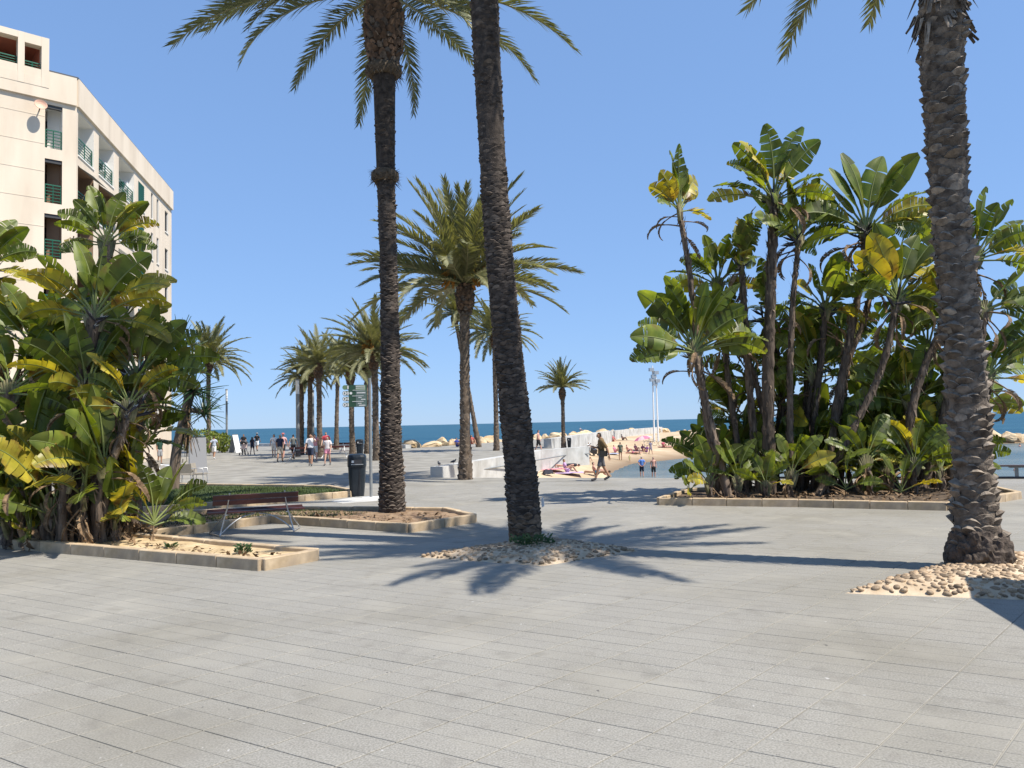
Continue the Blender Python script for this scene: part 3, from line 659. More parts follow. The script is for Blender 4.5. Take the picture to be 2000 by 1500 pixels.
LG = [bleaf_mesh(1.35, .37, .46, 200 + i, t, d, [M['leaf'], M['midrib']], .38, tw) for i, (t, d, tw) in enumerate([(3, .45, 1.2), (6, .6, -1.2), (10, .8, .9), (16, .9, -.9), (24, 1.1, .6), (30, 1.3, -.5), (4, .3, -1.0), (9, .7, 1.0), (2, .55, -.8), (20, 1.0, 1.3), (26, .9, -1.3), (14, .8, .3)])]
LY = [bleaf_mesh(1.35, .37, .46, 220 + i, t, d, [M['leaf_y'], M['midrib']], .38, tw) for i, (t, d, tw) in enumerate([(6, .6, 1.1), (12, .9, -1.1), (20, 1.2, .7), (26, 1.1, -.7)])]
LD = [bleaf_mesh(1.1, .13, .6, 240 + i, 12, 1.9 + .3 * i, [M['leaf_dead'], M['leaf_dead']], .9) for i in range(3)]
def flower_mesh():
    mb = MB(); r = random.Random(77)
    for k in range(4):
        a = k * 2.3; d = Vector((math.cos(a), math.sin(a), .35 + .2 * k)).normalized(); o = Vector((0, 0, .06 * k))
        mb.tube([o, o + d * .18, o + d * .42], [.02, .035, .003], 5, 0)
        for j in range(4):
            e = (d + Vector((r.uniform(-.4, .4), r.uniform(-.4, .4), r.uniform(.3, 1.1)))).normalized(); s = o + d * .12; tn = e.orthogonal().normalized() * .016
            mb.add([s - tn, s + tn, s + e * r.uniform(.14, .26)], [(0, 1, 2)], 1)
    return mb.mesh('flower_head', [M['bract'], M['sepal']])
FLW = flower_mesh()
def stem_mesh(path, r0, r1, seed):
    r = random.Random(seed); n = max(10, int(sum((Vector(b) - Vector(a)).length for a, b in zip(path[:-1], path[1:])) / .13)); pts = spline(path, n); mb = MB()
    rad = [(r0 + (r1 - r0) * k / n) * (1 + r.uniform(-.09, .09)) * (1.15 if k % 3 == 0 else 1.0) for k in range(n + 1)]; rad[0] *= 1.35
    mb.tube(pts, rad, 9, 0)
    for k in range(int(n * 6)):                  # peeling leaf sheaths
        i = r.randrange(n); a = r.uniform(0, 6.28); d = Vector((math.cos(a), math.sin(a), 0)); tn = Vector((-d.y, d.x, 0)) * r.uniform(.015, .05); p = pts[i] + d * rad[i] * .93
        e = p + d * r.uniform(.01, .09) + Vector((0, 0, r.choice([-1, 1, 1]) * r.uniform(.06, .26))); mb.add([p - tn, p + tn, e], [(0, 1, 2)], 0)
    return mb.mesh('stem', M['stem'])
M['sheath'] = mat('leaf_sheath', (0.10, 0.10, 0.04), 0.8, (0.22, 0.19, 0.10), 6, 5, rnd=0.3)
def fan_plant(label, base, top, nleaf, scale, seed, fan=None, yellow=0.2, dead=2, flowers=0, r0=.10, spread=(8, 88), mid=None, group=None, name='fan_leaf_plant', gs=None):
    r = random.Random(seed); b = Vector(base); c = Vector(top) - b
    t = thing(name, label, 'plant', b, group=group)
    if c.length > 0.25:
        path = [Vector((0, 0, -.05))] + ([Vector(m) - b for m in mid] if mid else [c * .5 + Vector((r.uniform(-.12, .12), r.uniform(-.1, .1), 0))]) + [c]
        link('stem', stem_mesh(path, r0, r0 * .72, seed), t)
    fan = r.uniform(0, 180) if fan is None else fan
    if c.length > .25:
        fv = Vector((math.cos(R(fan)), math.sin(R(fan)), 0)); mb = MB()
        for k in range(9):
            u = (k - 4) / 4; p0_ = c + fv * u * r0 * .55 + Vector((0, 0, -.22)); p1_ = c + fv * u * .26 * scale + Vector((0, 0, (.36 - .16 * u * u) * scale)); mb.tube([p0_, p0_.lerp(p1_, .5), p1_], [.05, .045, .022], 6)
        mb.obj('leaf_sheath', M['sheath'], t)
    nleaf = int(nleaf * 1.3)
    for k in range(nleaf):
        u = (k + .5) / nleaf; sd_ = 1 if k % 2 else -1; el = spread[1] - (spread[1] - spread[0]) * u ** 1.05 + r.uniform(-7, 7)
        az = R(fan + (180 if sd_ < 0 else 0) + r.uniform(-24, 24)); y = r.random() < yellow * (0.5 + u)
        me = LY[r.randrange(len(LY))] if y else LG[(r.choice([0, 1, 6, 7, 8]) if u < .45 else r.choice([1, 2, 3, 4, 5, 9, 10, 11]))]
        link('leaf', me, t, c + Vector((0, 0, .12 * (1 - u))), rot=Euler((r.uniform(-.55, .55), -R(el), az), 'XYZ'), scale=scale * r.uniform(.82, 1.12) * (1 if u < .7 else .9))
    for k in range(dead + 2):
        link('dead_leaf', LD[r.randrange(3)], t, c + Vector((0, 0, -.12 * k)), rot=Euler((r.uniform(-.8, .8), -R(r.uniform(-50, 15)), r.uniform(0, 6.28)), 'XYZ'), scale=scale * r.uniform(.55, .85))
    for k in range(flowers):
        a = r.uniform(0, 6.28); link('flower_head', FLW, t, c + Vector((math.cos(a) * .13, math.sin(a) * .13, -.12)), rot=(r.uniform(-.7, .7), r.uniform(-.7, .7), a), scale=r.uniform(.8, 1.2))
    return t
# right clump: (label, base px, depth offset, mid px list, crown px, leaves, scale, seed, fan, yellow, dead, flowers, r0)
RY = 20.0
def rp(x, y, dy=0.0): return D(x, y, RY + dy)
def rbase(x, dy=0.0):
    p = D(x, 900, RY + dy); return Vector((p.x, p.y, .1))
RIGHT = [
 ('tall thin leftmost stem with yellowed leaves high up', 1402, -.3, [(1372, 760), (1350, 560)], (1328, 415), 9, .74, 301, 60, .45, 3, 0, .085, (15, 85)),
 ('tallest thick straight trunk crowned by upright leaves', 1502, -.2, [(1500, 760), (1506, 560)], (1512, 395), 9, .92, 302, 10, .35, 2, 1, .16, (12, 88)),
 ('stem with yellow green leaves between the leftmost stem and thickest trunk', 1482, .6, [(1466, 780), (1455, 620)], (1448, 520), 9, .72, 303, 80, .5, 3, 1, .10, (10, 88)),
 ('low wide crown of green leaves at the left side of the clump', 1422, -.6, [(1395, 860), (1372, 760)], (1357, 690), 13, .98, 304, 5, .18, 3, 1, .11, (0, 88)),
 ('slim ringed stem right of the thickest trunk', 1542, .1, [(1543, 760), (1548, 600)], (1560, 470), 10, .86, 305, 30, .15, 3, 2, .085, (5, 85)),
 ('large dark green fan crown on a curving stem', 1605, .3, [(1640, 760), (1672, 600)], (1692, 455), 13, 1.06, 306, 0, .08, 3, 2, .11, (2, 88)),
 ('leaning stem with pale green fan crown beside the thick palm', 1592, -.5, [(1660, 850), (1722, 720)], (1752, 590), 12, .98, 307, 15, .2, 3, 2, .10, (8, 88)),
 ('crown with hanging dead leaves in the middle of the clump', 1588, .8, [(1590, 820), (1602, 720)], (1612, 610), 10, .82, 308, 110, .3, 5, 2, .10, (-5, 85)),
 ('thin double stem beside the large fan crown', 1622, .8, [(1650, 740), (1690, 620)], (1705, 540), 8, .75, 309, 60, .35, 4, 1, .07, (5, 80)),
 ('crown right behind the thick palm near its middle', 1800, .8, [(1850, 780), (1885, 640)], (1905, 510), 11, .9, 310, 170, .2, 3, 1, .11, (-8, 85)),
 ('drooping brown edged crown at the right edge of the clump', 1850, .2, [(1880, 820), (1905, 740)], (1925, 610), 9, .85, 311, 0, .3, 4, 0, .10, (-15, 60)),
 ('bare leaning grey stem just left of the thick palm', 1768, -.3, [(1778, 820), (1805, 720)], (1850, 620), 8, .8, 312, 40, .2, 2, 0, .11, (0, 85)),
 ('torn leaf crown right of the thick palm at mid height', 1900, .5, [(1915, 860), (1925, 800)], (1930, 740), 10, .85, 313, 10, .2, 3, 0, .09, (-5, 80)),
 ('short crown inside the clump left of the thickest trunk', 1462, .9, [(1440, 860), (1425, 760)], (1412, 660), 9, .8, 314, 40, .2, 3, 1, .09, (0, 85)),
 ('short dark crown deep inside the middle of the clump', 1560, 1.0, [(1575, 860), (1580, 800)], (1590, 740), 10, .9, 315, 20, .05, 3, 0, .09, (0, 85)),
 ('dark crown left of the bare leaning stem', 1735, .9, [(1750, 880), (1765, 840)], (1775, 790), 11, .98, 316, 20, .03, 2, 0, .10, (0, 88)),
 ('stem topped by torn leaves behind the tallest trunk', 1512, 1.1, [(1475, 740), (1420, 640)], (1402, 560), 9, .74, 317, 0, .3, 2, 0, .08, (0, 88)),
 ('dark inner crown behind the low wide crown', 1460, 1.5, [(1462, 860), (1465, 800)], (1466, 740), 10, .85, 321, 10, .1, 4, 0, .08, (-5, 85)),
 ('inner crown between the thickest trunk and slim ringed stem', 1515, 1.7, [(1518, 880), (1520, 840)], (1522, 800), 10, .85, 322, 70, .1, 4, 0, .08, (-5, 85)),
 ('shaded crown below the large fan crown', 1640, 1.5, [(1645, 840), (1650, 770)], (1648, 700), 10, .85, 323, 20, .12, 5, 1, .08, (-10, 85)),
 ('rear crown between the leaning stems', 1700, 1.7, [(1705, 880), (1708, 840)], (1712, 800), 10, .9, 324, 100, .05, 4, 0, .08, (-5, 85)),
 ('rear crown low at the left of the clump', 1425, 1.6, [(1430, 900), (1432, 860)], (1434, 825), 10, .8, 325, 30, .15, 4, 0, .08, (-5, 85)),
 ('rear crown beside the thick palm below the drooping one', 1860, 1.6, [(1870, 880), (1875, 840)], (1880, 800), 10, .9, 326, 10, .1, 4, 0, .08, (-5, 85)),
 ('rear crown left of the thick palm at shoulder height', 1800, 1.5, [(1800, 800), (1805, 740)], (1812, 690), 10, .9, 327, 150, .1, 4, 0, .09, (-5, 85)),
 ('ragged crown with dry leaves above the low shoots', 1570, 1.6, [(1572, 840), (1575, 760)], (1572, 690), 9, .8, 328, 20, .3, 6, 1, .08, (-15, 80)),
 ('shadowed crown behind the slim ringed stem', 1545, 1.3, [(1530, 800), (1520, 700)], (1500, 620), 9, .75, 318, 90, .15, 4, 1, .09, (-10, 80)),
]
for lb, bx, dy, md, tp, nlf, sc, sd_, fan, ye, de, fl, r0, spr in RIGHT:
    fan_plant(lb, rbase(bx, dy), rp(tp[0], tp[1], dy), int(nlf * 1.2), sc * 1.10, sd_, fan, ye, de, fl, r0, spr, [rp(x, y, dy) for x, y in md], group='right fan leaved clump')
LOW = [(1345, 940, 6, .45, 'small leafy shoot at the left tip of the right bed'), (1385, 920, 10, .75, 'bright low leaves at the left end of the right bed'), (1440, 915, 9, .7, 'low leaves at the foot of the low wide crown'), (1545, 905, 10, .75, 'low leaves in front of the slim ringed stem'),
       (1610, 900, 10, .8, 'dark low leaves in the middle of the right bed'), (1690, 880, 12, .85, 'broad bright low leaves left of the bare leaning stem'), (1730, 900, 11, .8, 'dense low leaves behind the bright ones'),
       (1785, 885, 12, .85, 'low glossy leaves at the foot of the bare leaning stem'), (1835, 900, 11, .75, 'low leaves touching the thick palm on its left'), (1495, 925, 8, .6, 'low shaded leaves at the foot of the thickest trunk'), (1650, 930, 8, .6, 'small dark leaves near the front kerb of the right bed'),
       (1760, 935, 9, .6, 'short leaves near the right end of the front kerb'), (1580, 870, 10, .8, 'upright shaded leaves behind the middle stems'), (1905, 925, 8, .5, 'low tuft right of the thick palm'), (1820, 860, 12, .95, 'tall shaded leaves behind the thick palm'), (1660, 850, 10, .85, 'upright leaves behind the leaning stems')]
for i, (x, y, nlf, sc, lb) in enumerate(LOW):
    dy = [-.9, -.7, -.6, -.7, -.4, -.6, .4, -.5, -.3, -.9, -.9, -.8, .7, .1, .9, .9][i]; c = D(x, y, RY + dy); b = Vector((c.x, c.y, .1))
    fan_plant(lb, b, Vector((c.x, c.y, max(.15, c.z - .35))), max(4, int(nlf * .62)), sc * .86, 340 + i, None, .12, 3, 0, .07, (15, 86), group='low leaves of the right bed')
for i, (x, y, lb) in enumerate([(1400, 905, 'shaded rear leaves behind the low wide crown'), (1455, 900, 'shaded rear leaves left of the thickest trunk'), (1510, 895, 'shaded rear leaves right of the thickest trunk'), (1565, 900, 'shaded rear leaves behind the slim ringed stem'), (1625, 895, 'shaded rear leaves below the large fan crown'), (1680, 890, 'shaded rear leaves behind the leaning stems'), (1740, 880, 'shaded rear leaves before the barrier'), (1795, 890, 'shaded rear leaves behind the bare leaning stem'), (1850, 890, 'shaded rear leaves hidden by the thick palm'), (1720, 840, 'tall shaded rear leaves between leaning stems and palm'), (1590, 850, 'tall shaded rear leaves in the clump centre')]):
    c = D(x, y, RY + 1.4); fan_plant(lb, Vector((c.x, c.y, .1)), Vector((c.x, c.y, max(.2, c.z - .3))), 11, .92, 370 + i, None, .06, 3, 0, .07, (5, 86), group='low leaves of the right bed')
# left clump, nearer
LYD = 14.6
def lp(x, y, dy=0.0): return D(x, y, LYD + dy)
def lbase(x, dy=0.0):
    p = D(x, 1000, LYD + dy); return Vector((p.x, p.y, .12))
LEFT = [
 ('big crown of yellow sunlit leaves on a thick stem', 158, -.2, [(152, 880), (165, 740)], (185, 625), 11, .98, 401, 5, .85, 3, 1, .17, (5, 88)),
 ('crown standing highest behind the yellow leaves', 205, .8, [(215, 800), (205, 640)], (208, 480), 10, .72, 402, 20, .2, 3, 0, .12, (5, 88)),
 ('dark leaved crown at the left picture edge near the building', 10, .9, [(5, 800), (-5, 640)], (-30, 530), 9, .72, 403, 20, .3, 4, 1, .12, (-5, 85)),
 ('crown below the yellow leaves at the left', 80, .3, [(80, 900), (85, 790)], (70, 690), 12, .9, 404, 30, .2, 4, 1, .13, (0, 85)),
 ('crown leaning right over the lawn with broad leaves', 215, .3, [(230, 900), (255, 810)], (268, 745), 13, .98, 405, 5, .22, 4, 2, .11, (0, 85)),
 ('leaf crown at the left edge halfway up', 20, -.2, [(20, 920), (22, 840)], (20, 770), 11, .95, 406, 15, .25, 3, 0, .12, (0, 85)),
 ('reddish stemmed crown in the heart of the left clump', 190, -.4, [(192, 920), (185, 850)], (170, 770), 11, .92, 407, 60, .2, 4, 2, .12, (0, 85)),
 ('crown with torn leaves reaching right in front of the building', 240, .9, [(245, 820), (240, 720)], (235, 640), 9, .74, 408, 0, .3, 3, 1, .11, (5, 70)),
 ('shaded crown behind the thick stem of the yellow leaves', 120, .9, [(118, 880), (115, 790)], (120, 700), 11, .9, 409, 80, .15, 4, 1, .11, (0, 85)),
 ('slanting stem at the right of the left clump above the kerb', 195, -.5, [(215, 920), (238, 850)], (252, 800), 8, .7, 410, 20, .25, 4, 2, .085, (0, 80)),
 ('rear shaded crown behind the stems at the left', 90, 1.8, [(90, 900), (90, 870)], (92, 840), 13, .95, 421, 10, .1, 4, 0, .1, (-10, 88)),
 ('rear shaded crown behind the thick and reddish stems', 175, 2.0, [(176, 900), (178, 870)], (180, 850), 13, .95, 422, 60, .1, 4, 0, .1, (-10, 88)),
 ('rear crown filling the gap before the yucca', 262, 1.8, [(262, 920), (262, 890)], (264, 860), 12, .85, 423, 10, .15, 5, 1, .1, (-10, 88)),
 ('rear crown filling the left picture edge', 10, 1.8, [(10, 900), (10, 870)], (10, 850), 13, .95, 424, 30, .15, 4, 0, .1, (-10, 88)),
 ('middle height crown behind the broad right leaning one', 270, 1.6, [(270, 860), (272, 800)], (275, 750), 10, .7, 425, 10, .2, 4, 1, .09, (-5, 88)),
 ('inner crown above the reddish stem', 140, 1.4, [(140, 880), (140, 820)], (140, 770), 12, .9, 426, 100, .2, 5, 1, .1, (-15, 85)),
 ('small ragged crown low in the front of the left clump', 120, -.6, [(122, 1000), (124, 970)], (128, 940), 9, .7, 427, 0, .25, 6, 1, .09, (-10, 80)),
 ('crown behind everything at the far left', -70, .8, [(-75, 850), (-70, 720)], (-60, 640), 11, .8, 411, 20, .3, 3, 0, .12, (0, 85)),
]
for lb, bx, dy, md, tp, nlf, sc, sd_, fan, ye, de, fl, r0, spr in LEFT:
    fan_plant(lb, lbase(bx, dy), lp(tp[0], tp[1], dy), nlf, sc * .86, sd_, fan, ye, de, fl, r0, spr, [lp(x, y, dy) for x, y in md], group='left fan leaved clump')
LLOW = [(100, 965, -.5, 8, .85, 'large upright sunlit leaf shoot in the left bed'), (300, 985, -.2, 8, .62, 'low leaves hanging over the right end of the left clump'), (20, 985, -.4, 9, .7, 'yellow green low leaves at the left picture edge'), (225, 985, -.5, 8, .6, 'low leaves at the foot of the slanting stem'),
        (145, 990, .5, 9, .8, 'dark low leaves behind the thick stem'), (60, 1010, -.6, 7, .5, 'small low leaves near the front kerb at left'), (255, 940, .3, 8, .75, 'shaded leaf shoot between the left stems'), (165, 930, -.6, 7, .8, 'upright leaf shoot before the thick left stem'), (50, 900, -.5, 8, .9, 'tall bright shoot near the left picture edge'), (205, 880, -.6, 7, .75, 'leaf shoot covering the slanting stem')]
for i, (x, y, dy, nlf, sc, lb) in enumerate(LLOW):
    c = lp(x, y, dy); b = Vector((c.x, c.y, .12)); fan_plant(lb, b, Vector((c.x, c.y, max(.17, c.z - .4))), int(nlf * 1.1), sc * 1.1, 440 + i, None, .3, 2, 0, .07, (15, 86), group='low leaves of the left bed')
# heaps of dry leaf litter on the left bed
r_ = random.Random(12)
for i, (x, y) in enumerate([(185, 1055), (250, 1058), (120, 1050)]):
    c = G(x, y - 14, .12); mb = MB()
    for k in range(130):
        p = c + Vector((r_.gauss(0, .28), r_.gauss(0, .2), abs(r_.gauss(0, .09)))); a = Vector((r_.uniform(-1, 1), r_.uniform(-1, 1), r_.uniform(-.6, 1))).normalized() * r_.uniform(.06, .17); w = a.orthogonal().normalized() * .03
        mb.add([p - w, p + w, p + a + w * .4, p + a - w * .7], [(0, 1, 2, 3)])
    tag(mb.obj('leaf_litter', M['leaf_dead']), ['heap of curled dry leaves below the thick left stem', 'heap of dry leaves near the end of the left clump', 'heap of dry leaves at the left side of the front bed'][i], 'leaf litter', kind='stuff')
for nm_, pxs, nn in [('dry fallen leaves scattered over the right bed', [(1320, 976), (1845, 984), (1950, 970), (1910, 960), (1360, 967)], 420), ('dry fallen leaves scattered over the front sandy bed', [(0, 1046), (490, 1094), (560, 1086), (285, 1062), (0, 1036)], 160), ('dry bits scattered over the soil around the dark straight palm', [(560, 1012), (795, 1026), (890, 1013), (865, 1005), (580, 1003)], 140)]:
    pp = [G(x, y, .12) for x, y in pxs]; pg_ = [(p.x, p.y) for p in pp]; mb = MB(); k = 0
    while k < nn:
        x, y = r_.uniform(min(p[0] for p in pg_), max(p[0] for p in pg_)), r_.uniform(min(p[1] for p in pg_), max(p[1] for p in pg_))
        if not inside(np.array([[x, y]]), pg_)[0]: continue
        k += 1; p = Vector((x, y, .15)); a = Vector((r_.uniform(-1, 1), r_.uniform(-1, 1), r_.uniform(-.1, .5))).normalized() * r_.uniform(.04, .16); w = Vector((-a.y, a.x, .01)).normalized() * r_.uniform(.01, .035)
        mb.add([p - w, p + a * .5 - w * 1.3 + Vector((0, 0, .02)), p + a, p + a * .5 + w, p + w], [(0, 1, 2, 3, 4)])
    tag(mb.obj('leaf_litter', M['leaf_dead']), nm_, 'leaf litter', kind='stuff')
# ---- yucca with trunk and spiky heads
sw = MB(); S = 5
for k in range(S):
    pass
vs = []; 
for k in range(S + 1):
    t = k / S; w = .024 * (1 - t) ** .6 + .001; z = -.10 * t * t; vs += [(t * .75, -w, z + .012), (t * .75, 0, z), (t * .75, w, z + .012)]
fs = []
for k in range(S): a = k * 3; fs += [(a, a + 1, a + 4, a + 3), (a + 1, a + 2, a + 5, a + 4)]
sw.add(vs, fs); SWORD = sw.mesh('leaf', M['yucca'])
sd2 = MB(); sd2.add(vs, fs); SWORD_D = sd2.mesh('dead_leaf', M['leaf_dead'])
yb = G(338, 955, .1); yt = thing('yucca', 'spiky dark green yucca with a pale leaning trunk behind the left clump', 'plant', yb)
yp = [Vector((0, 0, -.1)), D(345, 880, yb.y) - yb, D(362, 800, yb.y) - yb, D(372, 740, yb.y) - yb]
mb = MB(); mb.tube(spline(yp, 20), [.20 - .10 * k / 20 for k in range(21)], 10); mb.obj('trunk', M['stem'], yt)
r_ = random.Random(5)
for hx, hy, nn, s in [(348, 690, 90, 1.0), (378, 760, 70, .85), (398, 805, 50, .75)]:
    c = D(hx, hy, yb.y) - yb; mb = MB(); mb.tube([D(368, 800, yb.y) - yb, c], .09, 8); mb.obj('branch', M['stem'], yt)
    for k in range(nn):
        el = r_.uniform(-35, 88); link('leaf', SWORD, yt, c + Vector((0, 0, r_.uniform(-.2, .1))), rot=Euler((r_.uniform(-1, 1), -R(el), r_.uniform(0, 6.28)), 'XYZ'), scale=s * 1.5 * r_.uniform(.8, 1.25))
for k in range(70):
    c = (D(368, 770, yb.y) - yb).lerp(D(365, 850, yb.y) - yb, r_.random()); link('dead_leaf', SWORD_D, yt, c, rot=Euler((0, -R(r_.uniform(-88, -50)), r_.uniform(0, 6.28)), 'XYZ'), scale=1.3 * r_.uniform(.6, 1.1))
# ---- weeds
def weed(label, p, n, rad, h, seed):
    r = random.Random(seed); mb = MB()
    for k in range(n):
        a = r.uniform(0, 6.28); d = Vector((math.cos(a), math.sin(a), 0)); q = Vector((d.x * rad * r.random(), d.y * rad * r.random(), r.uniform(0, h))); e = (d + Vector((0, 0, r.uniform(-.2, 1)))).normalized() * r.uniform(.04, .08); w = e.orthogonal().normalized() * .016
        mb.add([q, q + e * .5 + w, q + e, q + e * .5 - w], [(0, 1, 2, 3)])
    return tag(mb.obj('weed', M['weed'], None, p), label, 'plant')
weed('green weed tuft at the foot of the leaning palm', G(1040, 1066, .1), 420, .34, .16, 1)
weed('small green weed on the sandy bed behind the front kerb', G(476, 1080, .12), 130, .12, .12, 2)
weed('tiny weed sprouting from the sandy front bed', G(335, 1070, .12), 60, .08, .06, 3)
# bushes by the far promenade lamp and cafe
def bush(label, p, w, h, n, seed, s=.3):
    r = random.Random(seed); t = thing('bush', label, 'bush', p); mb = MB()
    for k in range(n):
        v = Vector((r.gauss(0, 1), r.gauss(0, 1), r.gauss(0, 1))).normalized() * r.uniform(.5, 1) ** .5; q = Vector((v.x * w, v.y * w, h * .5 + v.z * h * .5)); e = Vector((r.uniform(-1, 1), r.uniform(-1, 1), r.uniform(-.3, 1))).normalized() * s * r.uniform(.5, 1.2); u = e.orthogonal().normalized() * s * .22
        mb.add([q, q + e * .5 + u, q + e, q + e * .5 - u], [(0, 1, 2, 3)])
    mb.obj('foliage', M['leaf'], t); mb = MB(); mb.tube([(0, 0, -.05), (0, 0, h * .6)], [.07, .03], 6); mb.obj('stem', M['stem'], t)
bush('green bush at the foot of the far left lamp post', G(434, 884), .9, 1.7, 700, 1)
bush('taller pale green bush behind the far left palm', G(418, 878), 1.2, 1.8, 800, 2)
bush('bushy hedge plant behind the left clump by the cafe', G(392, 890), 1.6, 2.2, 900, 3)
# ================================================================ apartment building
C0 = D(150, 155, 40.0); H = C0.z; C0 = Vector((C0.x, C0.y, 0)); E0 = D(335, 378, 59.6)
dB = Vector((E0.x - C0.x, E0.y - C0.y, 0)); LB = dB.length; dB.normalize(); nB = Vector((dB.y, -dB.x, 0))
dA = Vector((-0.75, -0.66, 0)).normalized(); nA = Vector((-dA.y, dA.x, 0)); LA = 24.0
if nA.y > 0: nA = -nA
if nB.x < 0: nB = -nB
def on_plane(px, py, d, n):
    r = ray(px, py); o = Vector((0, 0, CAM_H)); t = (C0 - o).dot(n) / r.dot(n); p = o + r * t; return (p - C0).dot(d), p.z
sA = lambda x, y: on_plane(x, y, dA, nA); sB = lambda x, y: on_plane(x, y, dB, nB)
bld = thing('apartment_building', 'cream apartment block with recessed balconies and green railings', 'building', C0)
def fp(d, n, s, z, o): return d * s + n * o + Vector((0, 0, z))
wall = MB()
def facade(d, n, L, z1, ops):
    flip = (d.cross(Vector((0, 0, 1)))).dot(n) < 0
    ss = sorted({0.0, L} | {o[0] for o in ops} | {o[1] for o in ops}); zs = sorted({0.0, z1} | {o[2] for o in ops} | {o[3] for o in ops})
    for a, b in zip(ss[:-1], ss[1:]):
        for c, e in zip(zs[:-1], zs[1:]):
            m = ((a + b) / 2, (c + e) / 2)
            if any(o[0] < m[0] < o[1] and o[2] < m[1] < o[3] for o in ops): continue
            q = [fp(d, n, a, c, 0), fp(d, n, b, c, 0), fp(d, n, b, e, 0), fp(d, n, a, e, 0)]
            wall.add(q if not flip else q[::-1], [(0, 1, 2, 3)])
def recess(d, n, a, b, c, e, dep, mi):
    mb = MB(); F_ = [fp(d, n, s, z, 0) for s, z in ((a, c), (b, c), (b, e), (a, e))]; B_ = [fp(d, n, s, z, -dep) for s, z in ((a, c), (b, c), (b, e), (a, e))]
    mb.add(F_ + B_, [(4, 5, 6, 7), (0, 1, 5, 4), (1, 2, 6, 5), (2, 3, 7, 6), (3, 0, 4, 7)], 0); return mb.obj('balcony' if dep > .5 else 'window', mi, bld)
def fbox(d, n, a, b, c, e, o0, o1):
    mb = MB(); mb.box(fp(d, n, (a + b) / 2, (c + e) / 2, (o0 + o1) / 2), (b - a, abs(o1 - o0), e - c), math.atan2(d.y, d.x)); return mb
def railing(d, n, a, b, z, parent, hgt=.95, off=-.08):
    mb = MB()
    for k in range(6): mb.bar(fp(d, n, a, z + .12 + k * (hgt - .12) / 5, off), fp(d, n, b, z + .12 + k * (hgt - .12) / 5, off), .035, .035 if k < 5 else .06)
    nn = max(2, int((b - a) / .9))
    for k in range(nn + 1): s = a + (b - a) * k / nn; mb.bar(fp(d, n, s, z, off), fp(d, n, s, z + hgt, off), .04)
    return mb.obj('railing', M['green'], parent)
def window(d, n, a, b, c, e, shut=False):
    w = recess(d, n, a, b, c, e, .18, M['wall_w'])
    if shut:
        for x0, x1 in ((a, (a + b) / 2 - .01), ((a + b) / 2 + .01, b)):
            s = fbox(d, n, x0, x1, c, e, -.06, -.02)
            for k in range(12): z = c + .1 + k * (e - c - .2) / 11; s.box(fp(d, n, (x0 + x1) / 2, z, -.012), (x1 - x0 - .1, .03, .05), math.atan2(d.y, d.x))
            s.obj('shutter', M['green'], w)
    else:
        fr = MB()
        for x0, x1, z0, z1 in ((a, a + .05, c, e), (b - .05, b, c, e), (a, b, c, c + .05), (a, b, e - .05, e), ((a + b) / 2 - .025, (a + b) / 2 + .025, c, e)):
            fr.box(fp(d, n, (x0 + x1) / 2, (z0 + z1) / 2, -.12), (x1 - x0, .05, z1 - z0), math.atan2(d.y, d.x))
        fr.obj('frame', M['frame_d'], w); fbox(d, n, a + .05, b - .05, c + .05, e - .05, -.16, -.14).obj('pane', M['pane'], w)
    fbox(d, n, a - .05, b + .05, c - .07, c - .005, -.05, .06).obj('sill', M['wall_w'], w)
    return w
zt = sB(150, 216)[1]; ob = zt - sB(150, 300)[1]; per = 2.88
Bb = [(sB(151, 262)[0] + .1, sB(183, 292)[0]), (sB(193, 280)[0], sB(222, 318)[0]), (sB(232, 330)[0], sB(262, 360)[0])]
Bs = (sB(270, 385)[0], sB(282, 390)[0]); slots = [(sB(295, 405)[0], sB(299, 405)[0]), (sB(306, 415)[0], sB(310, 415)[0])]; Bw = (sB(322, 440)[0], sB(328, 440)[0])
Ab = (sA(122, 240)[0], sA(88, 240)[0])
opsA, opsB = [], []; NF = 6
for k in range(NF):
    top = zt - per * k; bot = top - ob
    if bot < 1.0: continue
    for a, b in Bb: opsB.append((a, b, bot, top))
    opsB.append((Bs[0], Bs[1], bot + .25, top - .25))
    for a, b in slots: opsB.append((a, b, bot + .3, top - .1))
    opsB.append((Bw[0], Bw[1], bot + .35, top - .35)); opsA.append((Ab[0], Ab[1], bot, top))
facade(dB, nB, LB, H, opsB)
tw = sA(95, 110)[0]; zT = sA(95, 78)[1]; towA = [(sA(80, 130)[0], sA(47, 110)[0], sA(63, 150)[1], sA(63, 88)[1]), (sA(34, 100)[0], sA(34, 100)[0] + 2.6, sA(34, 140)[1], sA(34, 74)[1])]
facade(dA, nA, LA, H, opsA)
